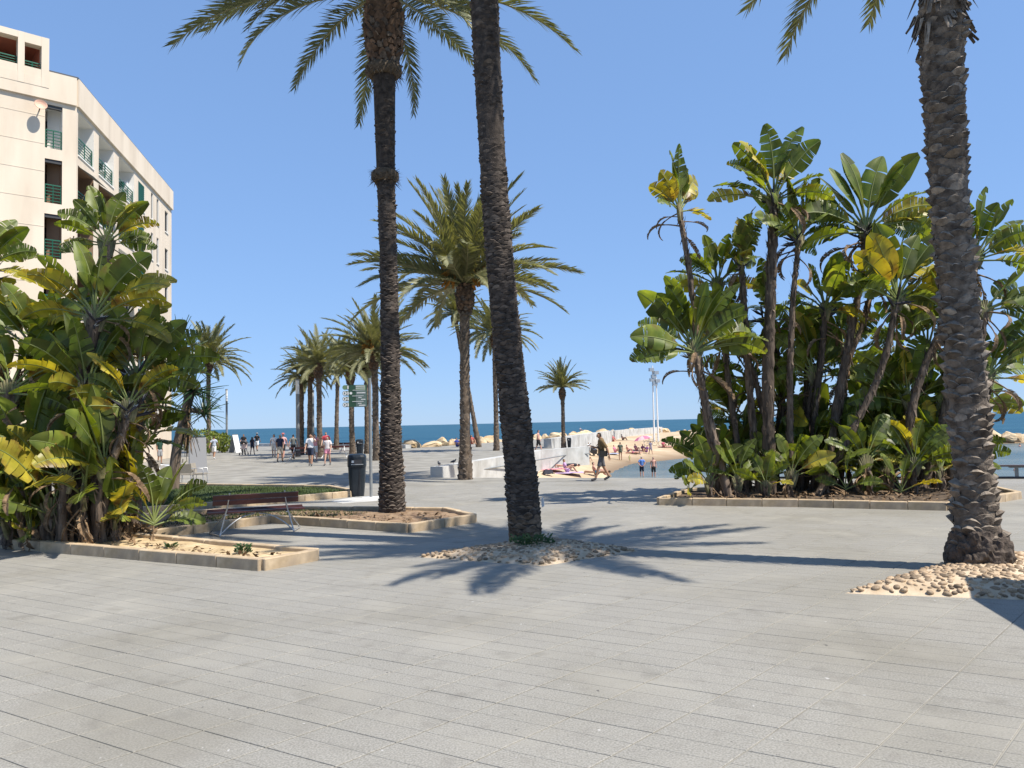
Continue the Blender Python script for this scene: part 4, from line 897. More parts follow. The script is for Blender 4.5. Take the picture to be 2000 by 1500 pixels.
# closed rear, roof and the roof-top tower
cA = dA * LA; cB = dB * LB; back = cA + dB * LB - dA * 0
rear = [Vector((0, 0, 0)), cB, cB + dA * 16, cA + dB * 8, cA]
for a, b in zip(rear[1:-1], rear[2:]): wall.add([a, b, b + Vector((0, 0, H)), a + Vector((0, 0, H))], [(0, 1, 2, 3)])
wall.add([p + Vector((0, 0, H - .25)) for p in rear], [(0, 1, 2, 3, 4)])
wall.obj('wall', M['wall'], bld)
for k, (a, b, c, e) in enumerate(opsB):
    w_ = b - a
    if w_ > 1.2 and (e - c) > ob - .01:
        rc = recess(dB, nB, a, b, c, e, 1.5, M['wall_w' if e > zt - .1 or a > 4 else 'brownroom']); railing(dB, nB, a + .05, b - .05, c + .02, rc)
        fbox(dB, nB, a + .5, min(b - .3, a + 1.9), c + .02, c + 1.95, -1.49, -1.44).obj('door', M['pane'], rc)
        fbox(dB, nB, a - .02, b + .02, c - .08, c - .003, -.1, .05).obj('sill', M['wall_w'], rc)
        if c < zt - per and (k // 7) % 2 == 1 or (a, k) == (Bb[0][0], 7):
            aw = MB(); p = [fp(dB, nB, a + .05, e - .05, .03), fp(dB, nB, b - .05, e - .05, .03), fp(dB, nB, b - .05, e - .55, .75), fp(dB, nB, a + .05, e - .55, .75)]; aw.add(p + [q - Vector((0, 0, .02)) for q in p], [(0, 1, 2, 3), (7, 6, 5, 4), (3, 2, 6, 7), (0, 3, 7, 4), (1, 5, 6, 2)]); aw.obj('awning', M['awning'], rc)
    else: window(dB, nB, a, b, c, e, shut=(abs(a - Bs[0]) < 1e-6))
for a, b, c, e in opsA:
    rc = recess(dA, nA, a, b, c, e, 1.5, M['wall_w' if e > zt - .1 else 'brownroom']); railing(dA, nA, a + .04, b - .04, c + .02, rc); fbox(dA, nA, a + .2, a + 1.0, c + .02, c + 1.9, -1.49, -1.44).obj('door', M['pane'], rc)
    mb = fbox(dA, nA, a, b, e - .18, e - .02, -.22, -.05); mb.obj('blind_box', M['frame_d'], rc)
for (a, b), dz_ in zip((Bb[1], Bb[2], Bb[2]), (.9, 1.1, 1.1 - per)):
    u = link('air_conditioner', None, bld); z0 = zt - ob + dz_; q = fbox(dB, nB, b - .32, b - .02, z0, z0 + .55, -1.1, -.35); q.obj('casing', M['white'], u); fbox(dB, nB, b - .335, b - .325, z0 + .08, z0 + .47, -.95, -.5).obj('grille', M['frame_d'], u)
# parapet flashing, cornice lip, string courses
fbox(dB, nB, -.05, LB + .05, H + .003, H + .10, -.25, .08).obj('flashing', M['roofm'], bld); fbox(dA, nA, -.05, tw + .1, H + .003, H + .10, -.25, .08).obj('flashing', M['roofm'], bld)
zc = sB(150, 208)[1]
fbox(dB, nB, -.02, LB, zc - .02, H - .003, .003, .14).obj('parapet', M['wall'], bld); fbox(dA, nA, .02, LA, zc - .02, H - .003, .003, .14).obj('parapet', M['wall'], bld)
for k in range(12):
    z = zt - .7 - k * per / 2
    if z > .5: fbox(dA, nA, Ab[1] + .02, LA, z, z + .035, .002, .012).obj('string_course', M['wall'], bld)
# roof-top tower: posts, beams, inner terracotta room
tower = link('roof_tower', None, bld); LT = LA
def tb(a, b, c, e, o0, o1, m, nm): fbox(dA, nA, a, b, c, e, o0, o1).obj(nm, M[m], tower)
zb_ = H - .9; o1_, o2_ = towA
tb(tw, o1_[0], zb_, zT, -.35, .16, 'wall', 'pillar'); tb(o1_[1], o2_[0], zb_, zT, -.35, .16, 'wall', 'pillar'); tb(o2_[1], o2_[1] + .6, zb_, zT, -.35, .16, 'wall', 'pillar')
tb(o1_[0] + .003, o1_[1] - .003, o1_[3], zT - .003, -.345, .155, 'wall', 'lintel'); tb(o2_[0] + .003, o2_[1] - .003, o2_[3], zT - .003, -.345, .155, 'wall', 'lintel')
tb(o1_[0] + .003, o1_[1] - .003, zb_, o1_[2], -.345, .155, 'wall', 'parapet'); tb(o2_[0] + .003, o2_[1] - .003, zb_, o2_[2], -.345, .155, 'wall', 'parapet')
tb(o2_[1] + .6, LT, zb_, zT, -.35, .16, 'wall', 'wall'); tb(tw + .05, LT, zT - .2, zT - .01, -5, -.36, 'redroom', 'roof_slab'); tb(tw, tw + .35, zb_, zT - .21, -5, -.36, 'redroom', 'side_wall'); tb(tw + .36, LT, zb_, zT - .21, -5, -4.7, 'redroom', 'back_wall')
for o_ in towA: railing(dA, nA, o_[0], o_[1], o_[2], tower, .8, -.1)
# satellite dish
ps, pz_ = sA(76, 212); dsh = link('satellite_dish', None, bld, fp(dA, nA, ps, pz_, .42)); mb = MB()
bm = bmesh.new(); bmesh.ops.create_uvsphere(bm, u_segments=20, v_segments=12, radius=.42); bmesh.ops.delete(bm, geom=[v for v in bm.verts if v.co.z > -.22], context='VERTS')
for v in bm.verts: v.co.z = (v.co.z + .42) * 1.0
me = bpy.data.meshes.new('dish'); bm.to_mesh(me); bm.free(); me.materials.append(M['dish']); sol = link('dish', me, dsh, rot=Euler((R(70), 0, R(40)), 'XYZ')); md_ = sol.modifiers.new('s', 'SOLIDIFY'); md_.thickness = .02
mb.tube([(0, 0, 0), tuple(-nA * .42 + Vector((0, 0, -.15)))], .03, 6); mb.obj('arm', M['frame_d'], dsh)

# ================================================================ street furniture
# bench seen from behind
bc = G(497, 1044); yaw = math.atan2(.70, 1.72)
bench = thing('park_bench', 'dark red slatted bench on bent steel legs seen from behind', 'bench', (bc.x + .02, bc.y + .1, 0), yaw)
for k in range(6):
    mb = MB(); mb.box((0, .0 + k * .085, .44 + .004 * (k - 2) ** 2), (1.86, .07, .032)); mb.obj('seat_slat', M['wood'], bench)
for k in range(2):
    mb = MB(); mb.box((-.02, -.10 - .035 * k, .66 + .105 * k), (1.62, .032, .095), rot=Matrix.Rotation(R(18), 3, 'X')); mb.obj('back_slat', M['wood'], bench)
for s in (-1, 1):
    mb = MB(); mb.tube([(s * .52, -.155, .84), (s * .56, -.075, .56), (s * .60, -.02, .41), (s * .70, -.10, .02)], .017, 6); mb.obj('back_post', M['steel'], bench)
    mb = MB(); mb.tube([(s * .60, .02, .41), (s * .74, .25, .22), (s * .88, .42, .02)], .017, 6); mb.obj('leg', M['steel'], bench)
    mb = MB(); mb.tube(spline([(s * .70, -.10, .03), (s * .50, -.06, .22), (s * .28, .03, .35), (s * .05, .10, .40)], 10), .014, 6); mb.obj('brace', M['steel'], bench)
    mb = MB(); mb.box((s * .58, .20, .412), (.05, .5, .02)); mb.obj('seat_bracket', M['steel'], bench)
    mb = MB(); mb.tube([(s * .70, -.10, .02), (s * .88, .42, .02)], .014, 6); mb.obj('foot_bar', M['steel'], bench)
    for x in (s * .55, s * .50): pass
# litter bins
def litter_bin(label, p, s=1.0, rz=0):
    t = thing('litter_bin', label, 'litter bin', p, rz); mb = MB()
    prof = [(.20, .0), (.225, .25), (.245, .55), (.262, .88)]
    def shell(pr, mb, n=24):
        vs = []; fs = []
        for r_, z in pr:
            for k in range(n):
                a = 2 * math.pi * k / n; c_, s_ = math.cos(a), math.sin(a); e = .55
                vs.append((math.copysign(abs(c_) ** e, c_) * r_ * s, math.copysign(abs(s_) ** e, s_) * r_ * s, z * s))
        for i in range(len(pr) - 1):
            for k in range(n): fs.append((i * n + k, i * n + (k + 1) % n, (i + 1) * n + (k + 1) % n, (i + 1) * n + k))
        fs.append(tuple(range((len(pr) - 1) * n, len(pr) * n))); mb.add(vs, fs, 0, False)
    shell(prof, mb); mb.obj('body', M['bin'], t)
    mb = MB(); shell([(.272, .885), (.28, .93), (.28, 1.18), (.255, 1.245), (.18, 1.275)], mb); hood_ = mb.obj('hood', M['bin'], t)
    mb = MB(); mb.box((0, -.283 * s, 1.04 * s), (.34 * s, .012 * s, .13 * s)); mb.obj('opening', M['darkmetal'], hood_)
    mb = MB(); mb.box((0.03 * s, -.288 * s, .965 * s), (.36 * s, .03 * s, .022 * s)); mb.obj('lip', M['steel'], hood_)
    mb = MB(); mb.box((-.10 * s, -.288 * s, 1.05 * s), (.07 * s, .014 * s, .07 * s)); mb.obj('sticker', M['white'], hood_)
    mb = MB(); mb.box((.10 * s, -.255 * s, .45 * s), (.012 * s, .03 * s, .8 * s)); mb.obj('seam', M['darkmetal'], t)
    return t
litter_bin('dark blue black litter bin beside the green direction sign', G(698, 969), 1.0, .12)
litter_bin('distant dark litter bin behind the nearer one', G(703, 892), .95, .1)
litter_bin('small dark bin beside the lone palm at the white wall', G(1112, 874), .62)
# direction sign
spb = G(725, 972); sg = thing('direction_sign', 'green direction sign panel on a slim grey post', 'sign', spb, R(2)); K = spb.y / F
hx = lambda px: (px - 725) * K
zz = lambda py: CAM_H + (832.0 - py) * K
mb = MB(); mb.tube([(0, 0, 0), (0, 0, zz(738))], .045, 10); mb.obj('post', M['grey_post'], sg)
mb = MB(); mb.box((.02, 0, .012), (.52, .4, .024)); mb.obj('base_plate', M['white'], sg)
PANEL = None
def spanel(x0, x1, y0, y1, m, off, nm='panel', th=.02):
    mb = MB(); mb.box(((hx(x0) + hx(x1)) / 2, off, (zz(y0) + zz(y1)) / 2), (abs(hx(x1) - hx(x0)), th, abs(zz(y0) - zz(y1)))); return mb.obj(nm, M[m], PANEL if PANEL and nm in ('text_field', 'lettering', 'rule_line') else sg)
PANEL = spanel(684, 719, 751, 794, 'signgreen', 0, 'panel', .03); spanel(698, 718.5, 761.5, 793.5, 'signgrey', -.018, 'text_field', .006); spanel(698, 717, 752, 761, 'signlight', -.018, 'text_field', .006)
for k in range(4):
    y = [755.5, 767, 778, 789.5][k]; mb = MB(); c = Vector((hx(676.5), -.0, zz(y))); n = 18; rr = 4.6 * K
    ring = [(c.x + math.cos(2 * math.pi * i / n) * rr, -.012, c.z + math.sin(2 * math.pi * i / n) * rr) for i in range(n)]; mb.add(ring + [(a, .012, b_) for a, _, b_ in ring], [tuple(range(n))[::-1], tuple(range(n, 2 * n))] + [(i, (i + 1) % n, n + (i + 1) % n, n + i) for i in range(n)], 0)
    mb.obj('round_badge', M['signlight' if k == 0 else 'signgreen'], sg); spanel(676.5, 685, y - 4.4, y + 4.4, 'signgrey', .001, 'arm', .018); spanel(681.5, 684, y - 3.2, y + 3.2, 'white', -.016, 'arrow_mark', .004)
    if k:
        mb = MB(); r2 = 3.8 * K; rg = [(c.x + math.cos(2 * math.pi * i / n) * r2, -.017, c.z + math.sin(2 * math.pi * i / n) * r2) for i in range(n)]; mb.add(rg, [tuple(range(n))[::-1]]); mb.obj('badge_disc', M['white'], sg)
        mb = MB(); mb.box((c.x, -.02, c.z + .003), (1.6 * K, .003, 3.2 * K)); mb.box((c.x, -.0205, c.z + 1.2 * K), (2.4 * K, .003, 1.0 * K)); mb.obj('pictogram', M['signgreen'], sg)
for x0, x1, y, h, m in [(698, 716, 753.6, 2.0, 'white'), (698, 716, 757.4, 1.6, 'white'), (692, 716, 761.2, .8, 'white'), (700, 716.5, 766.5, 2.4, 'white'), (691, 713, 772.5, .8, 'white'), (703, 709, 775.6, 1.8, 'white'), (708, 716.5, 779.5, 1.8, 'white'), (691, 713, 783.3, .9, 'white'), (702, 709, 787.2, 1.7, 'white'), (704, 716.5, 791, 2.0, 'white')]:
    if h > 1.2:
        r_ = random.Random(int(y * 10)); x = x0
        while x < x1 - .4: w = r_.uniform(.7, 1.5); spanel(x, min(x + w, x1), y - h / 2, y + h / 2, m, -.024, 'lettering', .003); x += w + .35
    else: spanel(x0, x1, y - h / 2, y + h / 2, m, -.024, 'rule_line', .003)
mb = MB(); n = 14; c = Vector((hx(688.4), -.018, zz(767))); mb.add([(c.x + math.cos(2 * math.pi * i / n) * 2.6 * K, c.y, c.z + math.sin(2 * math.pi * i / n) * 2.6 * K) for i in range(n)], [tuple(range(n))[::-1]]); mb.obj('badge_disc', M['white'], sg)
# pale flat patch on the ground before the sign
pa = [G(x, y, .006) for x, y in [(645, 979), (700, 969), (752, 971), (735, 978), (668, 983)]]; o = pa[0]; mb = MB(); mb.add([p - o for p in pa] + [p - o - Vector((0, 0, .012)) for p in pa], [(0, 1, 2, 3, 4)] + [(i, i + 5, (i + 1) % 5 + 5, (i + 1) % 5) for i in range(5)])
tag(mb.obj('ground_patch', M['whitewall'], None, o), 'pale flat patch on the ground beside the bin and sign post', 'slab')
# lamp posts
def lamp(label, px, yb, yt, rad=.075):
    b = G(px, yb); zt_ = D(px, yt, b.y).z; t = thing('lamp_post', label, 'lamp post', b)
    mb = MB(); mb.tube([(0, 0, -.02), (0, 0, zt_ - 1.1)], rad, 10); mb.obj('post', M['grey_post'], t)
    mb = MB(); mb.tube([(0, 0, zt_ - 1.095), (0, 0, zt_ - .12)], rad * 1.02, 10); mb.obj('lamp_tube', M['white'], t)
    mb = MB(); mb.tube([(0, 0, zt_ - .115), (0, 0, zt_)], rad * 1.15, 10); mb.obj('cap', M['grey_post'], t)
    mb = MB(); mb.tube([(0, 0, -.02), (0, 0, .45)], rad * 1.5, 10); mb.obj('base', M['darkmetal'], t)
lamp('slim grey lamp post on the left beside green bushes', 443, 882, 760, .10); lamp('thick grey lamp post at the left end of the palm row', 582, 892, 740, .13); lamp('thin lamp post between the second and third row palms', 612, 886, 762, .10)
# floodlight mast on the beach
def bz(px, py):                                   # where a line of sight meets the sand
    r = ray(px, py); y = 30.0
    while y < 170:
        t = y / r.y; x = r.x * t; z = CAM_H + r.z * t
        if z <= sand_z(x, y): return Vector((x, y, sand_z(x, y)))
        y += 0.25 if y < 110 else 0.6
    return G(px, py, -0.4)
fm = bz(1282, 863); t = thing('floodlight_mast', 'tall twin white floodlight mast standing on the beach', 'mast', fm); Km = fm.y / F
for dx, top in ((-4, 714), (4, 735)):
    mb = MB(); mb.tube([(dx * Km, 0, -.1), (dx * Km * .8, 0, D(1282, top, fm.y).z - fm.z)], [.13, .08], 8); mb.obj('pole', M['white'], t)
for dx, py in ((-6, 722), (3, 728), (-5, 742), (5, 744), (0, 750), (-2, 735)):
    mb = MB(); z = D(1282, py, fm.y).z - fm.z; mb.box((dx * Km, -.2, z), (.65, .4, .45), .3); mb.bar((0, 0, z), (dx * Km, -.2, z), .08); mb.obj('floodlight', M['steel'], t)
# low steel barrier at the plaza edge on the right
e1, e2 = Vector((EDGE[1][0] + 8, EDGE[1][1] - 2.64, 0)), Vector((7.5, 27.0, 0)); ba = thing('barrier', 'low brown steel barrier along the plaza edge above the water', 'barrier', e2); d_ = e1 - e2
mb = MB(); mb.bar((0, 0, .40), tuple(d_ + Vector((0, 0, .40))), .26, .05); mb.obj('top_rail', M['rail'], ba)
mb = MB(); mb.bar((0, 0, .03), tuple(d_ + Vector((0, 0, .03))), .10, .06); mb.obj('shadow_bar', M['darkmetal'], ba)  # dark bar drawn in place of the shadow line under the barrier
for k in range(9):
    p = d_ * (k + .5) / 9; mb = MB(); mb.box((p.x, p.y, .20), (.09, .07, .33), math.atan2(d_.y, d_.x)); mb.box((p.x, p.y, .355), (.4, .16, .035), math.atan2(d_.y, d_.x)); mb.obj('post', M['grey_post'], ba)
# cafe corner behind the left clump
def chair(label, p, rz, s=1.0):
    t = thing('cafe_chair', label, 'chair', p, rz, 'cafe chairs behind the left clump')
    mb = MB(); mb.box((0, 0, .45), (.46, .45, .035)); mb.obj('seat', M['chairm'], t)
    mb = MB(); mb.box((0, .23, .67), (.46, .03, .36), rot=Matrix.Rotation(R(-10), 3, 'X')); mb.obj('backrest', M['chairm'], t)
    for x in (-.2, .2):
        for y in (-.2, .2): mb = MB(); mb.tube([(x, y * .95, .435), (x * 1.12, y * 1.2, 0)], .014, 6); mb.obj('leg', M['steel'], t)
        mb = MB(); mb.tube([(x * 1.15, .22, .66), (x * 1.18, -.2, .65), (x * 1.12, -.22, .45)], .016, 6); mb.obj('armrest', M['steel'], t)
for lb, x, y, a in [('beige cafe chair left of the yucca trunk', 300, 944, .4), ('beige cafe chair farthest left by the menu board', 322, 938, 2.2), ('beige cafe chair with its back to the plaza', 364, 950, 3.3), ('beige cafe chair at the right edge turned sideways', 390, 948, 1.6), ('beige cafe chair hidden behind the yucca', 345, 935, 5.2)]: chair(lb, G(x, y), a)
tb_ = thing('cafe_table', 'small cafe table standing among the beige chairs', 'table', G(340, 944)); mb = MB(); mb.tube([(0, 0, .70), (0, 0, .725)], .36, 20); mb.obj('table_top', M['white'], tb_); mb = MB(); mb.tube([(0, 0, 0), (0, 0, .699)], .035, 8); mb.obj('leg', M['darkmetal'], tb_); mb = MB(); mb.tube([(0, 0, 0), (0, 0, .03)], .24, 16); mb.obj('base', M['darkmetal'], tb_)
def aboard(label, p, rz, w, h, m1, m2):
    t = thing('sandwich_board', label, 'board', p, rz); th = math.atan2(.28 * h, h)
    for s, m in ((-1, m1), (1, m2)): mb = MB(); mb.box((0, s * .14 * h, h / 2), (w, .04, h * 1.03), rot=Matrix.Rotation(s * th, 3, 'X')); mb.obj('panel', M[m], t)
    mb = MB(); mb.box((0, 0, h * 1.01), (w * .9, .06, .04)); mb.obj('hinge', M['darkmetal'], t)
aboard('tall grey sandwich board behind the cafe chairs', G(386, 926), R(28), .75, 1.75, 'boardgrey', 'white'); aboard('white sandwich board beside the far left lamp post', G(459, 884), R(62), .6, 1.6, 'white', 'boardgrey')
fpanel = thing('fence_panel', 'grey wire mesh fence behind the left clump', 'fence', G(-60, 905))
r0_ = G(-60, 905)
for a, b in [(-60, 10), (12, 80), (82, 150)]:
    p, q = G(a, 905) - r0_, G(b, 905) - r0_; mb = MB()
    for k in range(15): f = p.lerp(q, k / 14); mb.bar(f + Vector((0, 0, .1)), f + Vector((0, 0, 1.5)), .012)
    for k in range(6): z = .12 + k * .27; mb.bar(p + Vector((0, 0, z)), q + Vector((0, 0, z)), .012)
    mb.obj('mesh_panel', M['grey_post'], fpanel); mb = MB(); mb.tube([p, p + Vector((0, 0, 1.6))], .03, 8); mb.obj('post', M['grey_post'], fpanel)
mb = MB(); p, q = G(38, 905) - r0_, G(75, 905) - r0_; mb.bar(p.lerp(q, .5) + Vector((-.45, -.06, 1.0)), p.lerp(q, .5) + Vector((.45, -.06, 1.0)), .02, .85); mb.obj('notice_board', M['steel'], fpanel)
# benches far along the promenade
def far_bench(label, px, py, rz):
    t = thing('promenade_bench', label, 'bench', G(px, py), rz, 'far promenade benches')
    for k in range(4): mb = MB(); mb.box((0, -.18 + k * .12, .45), (1.9, .1, .03)); mb.obj('seat_slat', M['wood'], t)
    mb = MB(); mb.box((0, .26, .74), (1.9, .03, .14)); mb.obj('back_slat', M['wood'], t)
    for s in (-1, 1): mb = MB(); mb.tube([(s * .6, .27, .8), (s * .65, .15, .42), (s * .85, -.3, .0)], .025, 6); mb.tube([(s * .65, 0, .42), (s * .85, .35, 0)], .025, 6); mb.obj('leg', M['white'], t)
far_bench('bench right of the woman in pink shorts', 654, 894, .1); far_bench('bench between the grey shirted walker and white shirted man', 592, 897, .1); far_bench('bench near the distant bin by the sea', 684, 884, 0)
# parasol of a stall just outside the picture on the right: its shade reaches the paving
pc = Vector((8.05, 6.6, 0)); ps_ = thing('stall_parasol', 'square parasol of a stall beside the thick palm', 'parasol', pc, R(-12)); mb = MB(); hw = 1.75
cs = [(-hw, -hw, 2.55), (hw, -hw, 2.55), (hw, hw, 2.55), (-hw, hw, 2.55)]; mb.add(cs + [(0, 0, 3.0)], [(0, 1, 4), (1, 2, 4), (2, 3, 4), (3, 0, 4)]); mb.add(cs + [(a, b, 2.38) for a, b, _ in cs], [(i, i + 4, (i + 1) % 4 + 4, (i + 1) % 4) for i in range(4)]); mb.obj('canopy', M['awning'], ps_)
mb = MB(); mb.tube([(0, 0, 0), (0, 0, 3.0)], .03, 8); mb.obj('pole', M['white'], ps_); mb = MB(); mb.box((0, 0, .05), (.6, .6, .1)); mb.obj('base', M['boardgrey'], ps_)
# ================================================================ people
SK = {'fair': (0.50, 0.30, 0.21), 'tan': (0.36, 0.20, 0.125), 'pink': (0.52, 0.28, 0.21)}
def skeleton(pose, near=False, armpose=None):
    J = {}; E = []
    def j(n, p, r): J[n] = [Vector(p), r]
    j('pelvis', (0, 0, .96), (.145, .11)); j('waist', (0, 0, 1.10), (.135, .10)); j('chest', (0, .0, 1.30), (.155, .11)); j('collar', (0, .01, 1.44), (.10, .075)); j('neck', (0, .005, 1.52), (.052, .052))
    j('jaw', (0, -.02, 1.585), (.066, .072)); j('skull', (0, -.005, 1.665), (.077, .095)); j('crown', (0, .005, 1.735), (.05, .06)); j('nose', (0, -.118, 1.632), (.011, .011))
    E += [('pelvis', 'waist'), ('waist', 'chest'), ('chest', 'collar'), ('collar', 'neck'), ('neck', 'jaw'), ('jaw', 'skull'), ('skull', 'crown'), ('skull', 'nose')]
    walk = {'walk': .26, 'walk2': -.26, 'stand': 0.03}.get(pose, 0.03)
    for s, n in ((1, 'L'), (-1, 'R')):
        w = walk * s
        j('shoulder' + n, (.175 * s, .0, 1.425), (.062, .06)); j('elbow' + n, (.235 * s, .05 + w * .45, 1.15), (.042, .042)); j('wrist' + n, (.245 * s, -.02 + w * .95, .925), (.028, .03)); j('palm' + n, (.245 * s, -.04 + w * 1.05, .855), (.022, .038))
        j('hip' + n, (.09 * s, 0, .90), (.09, .095)); j('knee' + n, (.10 * s, -w * .42 - .02, .50), (.058, .06)); j('ankle' + n, (.10 * s, -w * 1.0 + .03 * (1 if w < 0 else 0), .085 + (.05 if w < -.1 else 0)), (.04, .042)); j('toe' + n, (.115 * s, -w * 1.0 - .16, .035), (.038, .03))
        E += [('collar', 'shoulder' + n), ('shoulder' + n, 'elbow' + n), ('elbow' + n, 'wrist' + n), ('wrist' + n, 'palm' + n), ('pelvis', 'hip' + n), ('hip' + n, 'knee' + n), ('knee' + n, 'ankle' + n), ('ankle' + n, 'toe' + n)]
    if pose == 'sit':
        for k in ('pelvis', 'waist', 'chest', 'collar', 'neck', 'jaw', 'skull', 'crown', 'nose'): J[k][0] += Vector((0, (J[k][0].z - .96) * .22, -.84))
        for s, n in ((1, 'L'), (-1, 'R')):
            J['shoulder' + n][0] += Vector((0, .1, -.84)); J['elbow' + n][0] = Vector((.27 * s, .0, .36)); J['wrist' + n][0] = Vector((.2 * s, -.24, .42)); J['palm' + n][0] = Vector((.18 * s, -.31, .45))
            J['hip' + n][0] = Vector((.09 * s, -.05, .11)); J['knee' + n][0] = Vector((.14 * s, -.42, .44)); J['ankle' + n][0] = Vector((.12 * s, -.66, .08)); J['toe' + n][0] = Vector((.13 * s, -.82, .035))
    if armpose == 'phone':
        J['elbowR'][0] = Vector((-.24, -.02, 1.16)); J['wristR'][0] = Vector((-.15, -.27, 1.22)); J['palmR'][0] = Vector((-.12, -.34, 1.25))
        for k in ('jaw', 'skull', 'crown', 'nose'): J[k][0] += Vector((0, -.05, -.012))
        J['nose'][0].z -= .035
    if armpose == 'back':
        for s, n in ((1, 'L'), (-1, 'R')): J['elbow' + n][0] = Vector((.27 * s, .12, 1.15)); J['wrist' + n][0] = Vector((.08 * s, .17, .97)); J['palm' + n][0] = Vector((.02 * s, .18, .95))
    if armpose == 'face':
        J['elbowL'][0] = Vector((.30, -.14, 1.32)); J['wristL'][0] = Vector((.16, -.2, 1.55)); J['palmL'][0] = Vector((.12, -.2, 1.62))
    if armpose == 'push':
        for s, n in ((1, 'L'), (-1, 'R')): J['elbow' + n][0] = Vector((.24 * s, -.12, 1.14)); J['wrist' + n][0] = Vector((.2 * s, -.36, 1.08)); J['palm' + n][0] = Vector((.19 * s, -.43, 1.06))
    if near:
        for s, n in ((1, 'L'), (-1, 'R')):
            p = J['palm' + n][0]; d = (p - J['wrist' + n][0]).normalized(); side = Vector((0, 1, 0)) if abs(d.z) > .6 else Vector((1, 0, 0))
            inw = d.cross(side).normalized()
            for f in range(4):
                o = side * (f - 1.5) * .022; L_ = [.075, .085, .08, .062][f]
                a = 'f%d%s' % (f, n); J[a] = [p + o + d * .05, (.0095, .0095)]; J[a + 'm'] = [p + o + d * (.05 + L_ * .5) + inw * .008 * s, (.0085, .0085)]; J[a + 't'] = [p + o * 1.05 + d * (.05 + L_ * .9) + inw * .028 * s, (.007, .007)]
                E += [('palm' + n, a), (a, a + 'm'), (a + 'm', a + 't')]
            J['th' + n] = [p - side * .045 - d * .01, (.0105, .0105)]; J['tt' + n] = [p - side * .062 + d * .04, (.008, .008)]; E += [('palm' + n, 'th' + n), ('th' + n, 'tt' + n)]
    return J, E
REG = {}
def person(label, pos, heading, pose='stand', height=1.72, skin='fair', shirt=None, legs=None, hair=(0.03, 0.02, 0.015), longhair=False, hat=None, armpose=None, near=False, sleeve=.6, leglen=.8, shoes=(.08, .08, .08), dress=False, group=None, lying=False, bag=None, eyes=False):
    J, E = skeleton(pose, near, armpose); names = list(J); idx = {n: i for i, n in enumerate(names)}
    me = bpy.data.meshes.new('sk'); me.from_pydata([tuple(J[n][0]) for n in names], [(idx[a], idx[b]) for a, b in E], []); o = bpy.data.objects.new('sk', me); COL.objects.link(o)
    o.modifiers.new('skin', 'SKIN'); sm = o.modifiers.new('sub', 'SUBSURF'); sm.levels = 2 if near else 1; sm.render_levels = sm.levels
    if not me.skin_vertices: 
        bm = bmesh.new(); bm.from_mesh(me); bm.verts.layers.skin.verify(); bm.to_mesh(me); bm.free()
    for n in names:
        sv = me.skin_vertices[0].data[idx[n]]; sv.radius = J[n][1]; sv.use_root = (n == 'pelvis')
    dg = bpy.context.evaluated_depsgraph_get(); body = bpy.data.meshes.new_from_object(o.evaluated_get(dg)); bpy.data.objects.remove(o)
    k = height / 1.78
    body.name = 'body'; body.materials.clear(); body.materials.append(simple('skin_' + skin, SK[skin], .55))
    for p in body.polygons: p.use_smooth = True
    t = thing('person', label, 'person', pos, heading, group); t.scale = (k, k, k)
    if lying: t.rotation_euler = Euler((R(-90 if lying == 'front' else 90), 0, heading), 'XYZ'); t.location = Vector(pos) + Vector((0, 0, .13))
    link('body', body, t)
    co = np.array([v.co[:] for v in body.vertices]); no = np.array([v.normal[:] for v in body.vertices])
    cen = np.array([p.center[:] for p in body.polygons]); best = np.full(len(cen), 1e9); bi = np.zeros(len(cen), int); bt = np.zeros(len(cen))
    for e, (a, b) in enumerate(E):
        A = np.array(J[a][0][:]); B = np.array(J[b][0][:]); d = B - A; tt = np.clip(((cen - A) @ d) / (d @ d + 1e-9), 0, 1); ds = np.linalg.norm(cen - (A + tt[:, None] * d), axis=1) - .5 * ((1 - tt) * max(J[a][1]) + tt * max(J[b][1]))
        m = ds < best; best[m] = ds[m]; bi[m] = e; bt[m] = tt[m]
    def shell(name, test, off, m):
        fs = [p for p in body.polygons if test(E[bi[p.index]], bt[p.index], cen[p.index])]
        if not fs: return
        used = sorted({v for p in fs for v in p.vertices}); mp = {v: i for i, v in enumerate(used)}; mb = MB(); mb.add([tuple(co[v] + no[v] * off) for v in used], [tuple(mp[v] for v in p.vertices) for p in fs], 0, True)
        ob = mb.obj(name, m, t); sol = ob.modifiers.new('s', 'SOLIDIFY'); sol.thickness = .012; sol.offset = -1; return ob
    is_ = lambda e, *q: any(e[0].startswith(x) and e[1].startswith(y) for x, y in q)
    if shirt is not None: shell('dress' if dress else 'shirt', lambda e, u, c: is_(e, ('waist', 'chest'), ('chest', 'collar'), ('collar', 'shoulder')) or (is_(e, ('pelvis', 'waist')) and (u > .15 or dress)) or (is_(e, ('shoulder', 'elbow')) and u < sleeve) or (is_(e, ('collar', 'neck')) and u < .25) or (dress and (is_(e, ('pelvis', 'hip')) or (is_(e, ('hip', 'knee')) and u < leglen))), .020, simple('cloth_%d_%d_%d' % tuple(int(x * 99) for x in shirt), shirt, .9))
    if legs is not None and not dress: shell('shorts' if leglen < 1 else 'trousers', lambda e, u, c: is_(e, ('pelvis', 'hip')) or (is_(e, ('pelvis', 'waist')) and u <= .35) or (is_(e, ('hip', 'knee')) and u < leglen) or (leglen >= 1 and is_(e, ('knee', 'ankle'))), .016, simple('cloth_%d_%d_%d' % tuple(int(x * 99) for x in legs), legs, .9))
    if shoes is not None: shell('shoes', lambda e, u, c: is_(e, ('ankle', 'toe')) or (is_(e, ('knee', 'ankle')) and u > .93), .010, simple('cloth_%d_%d_%d' % tuple(int(x * 99) for x in shoes), shoes, .8))
    sk_ = J['skull'][0]
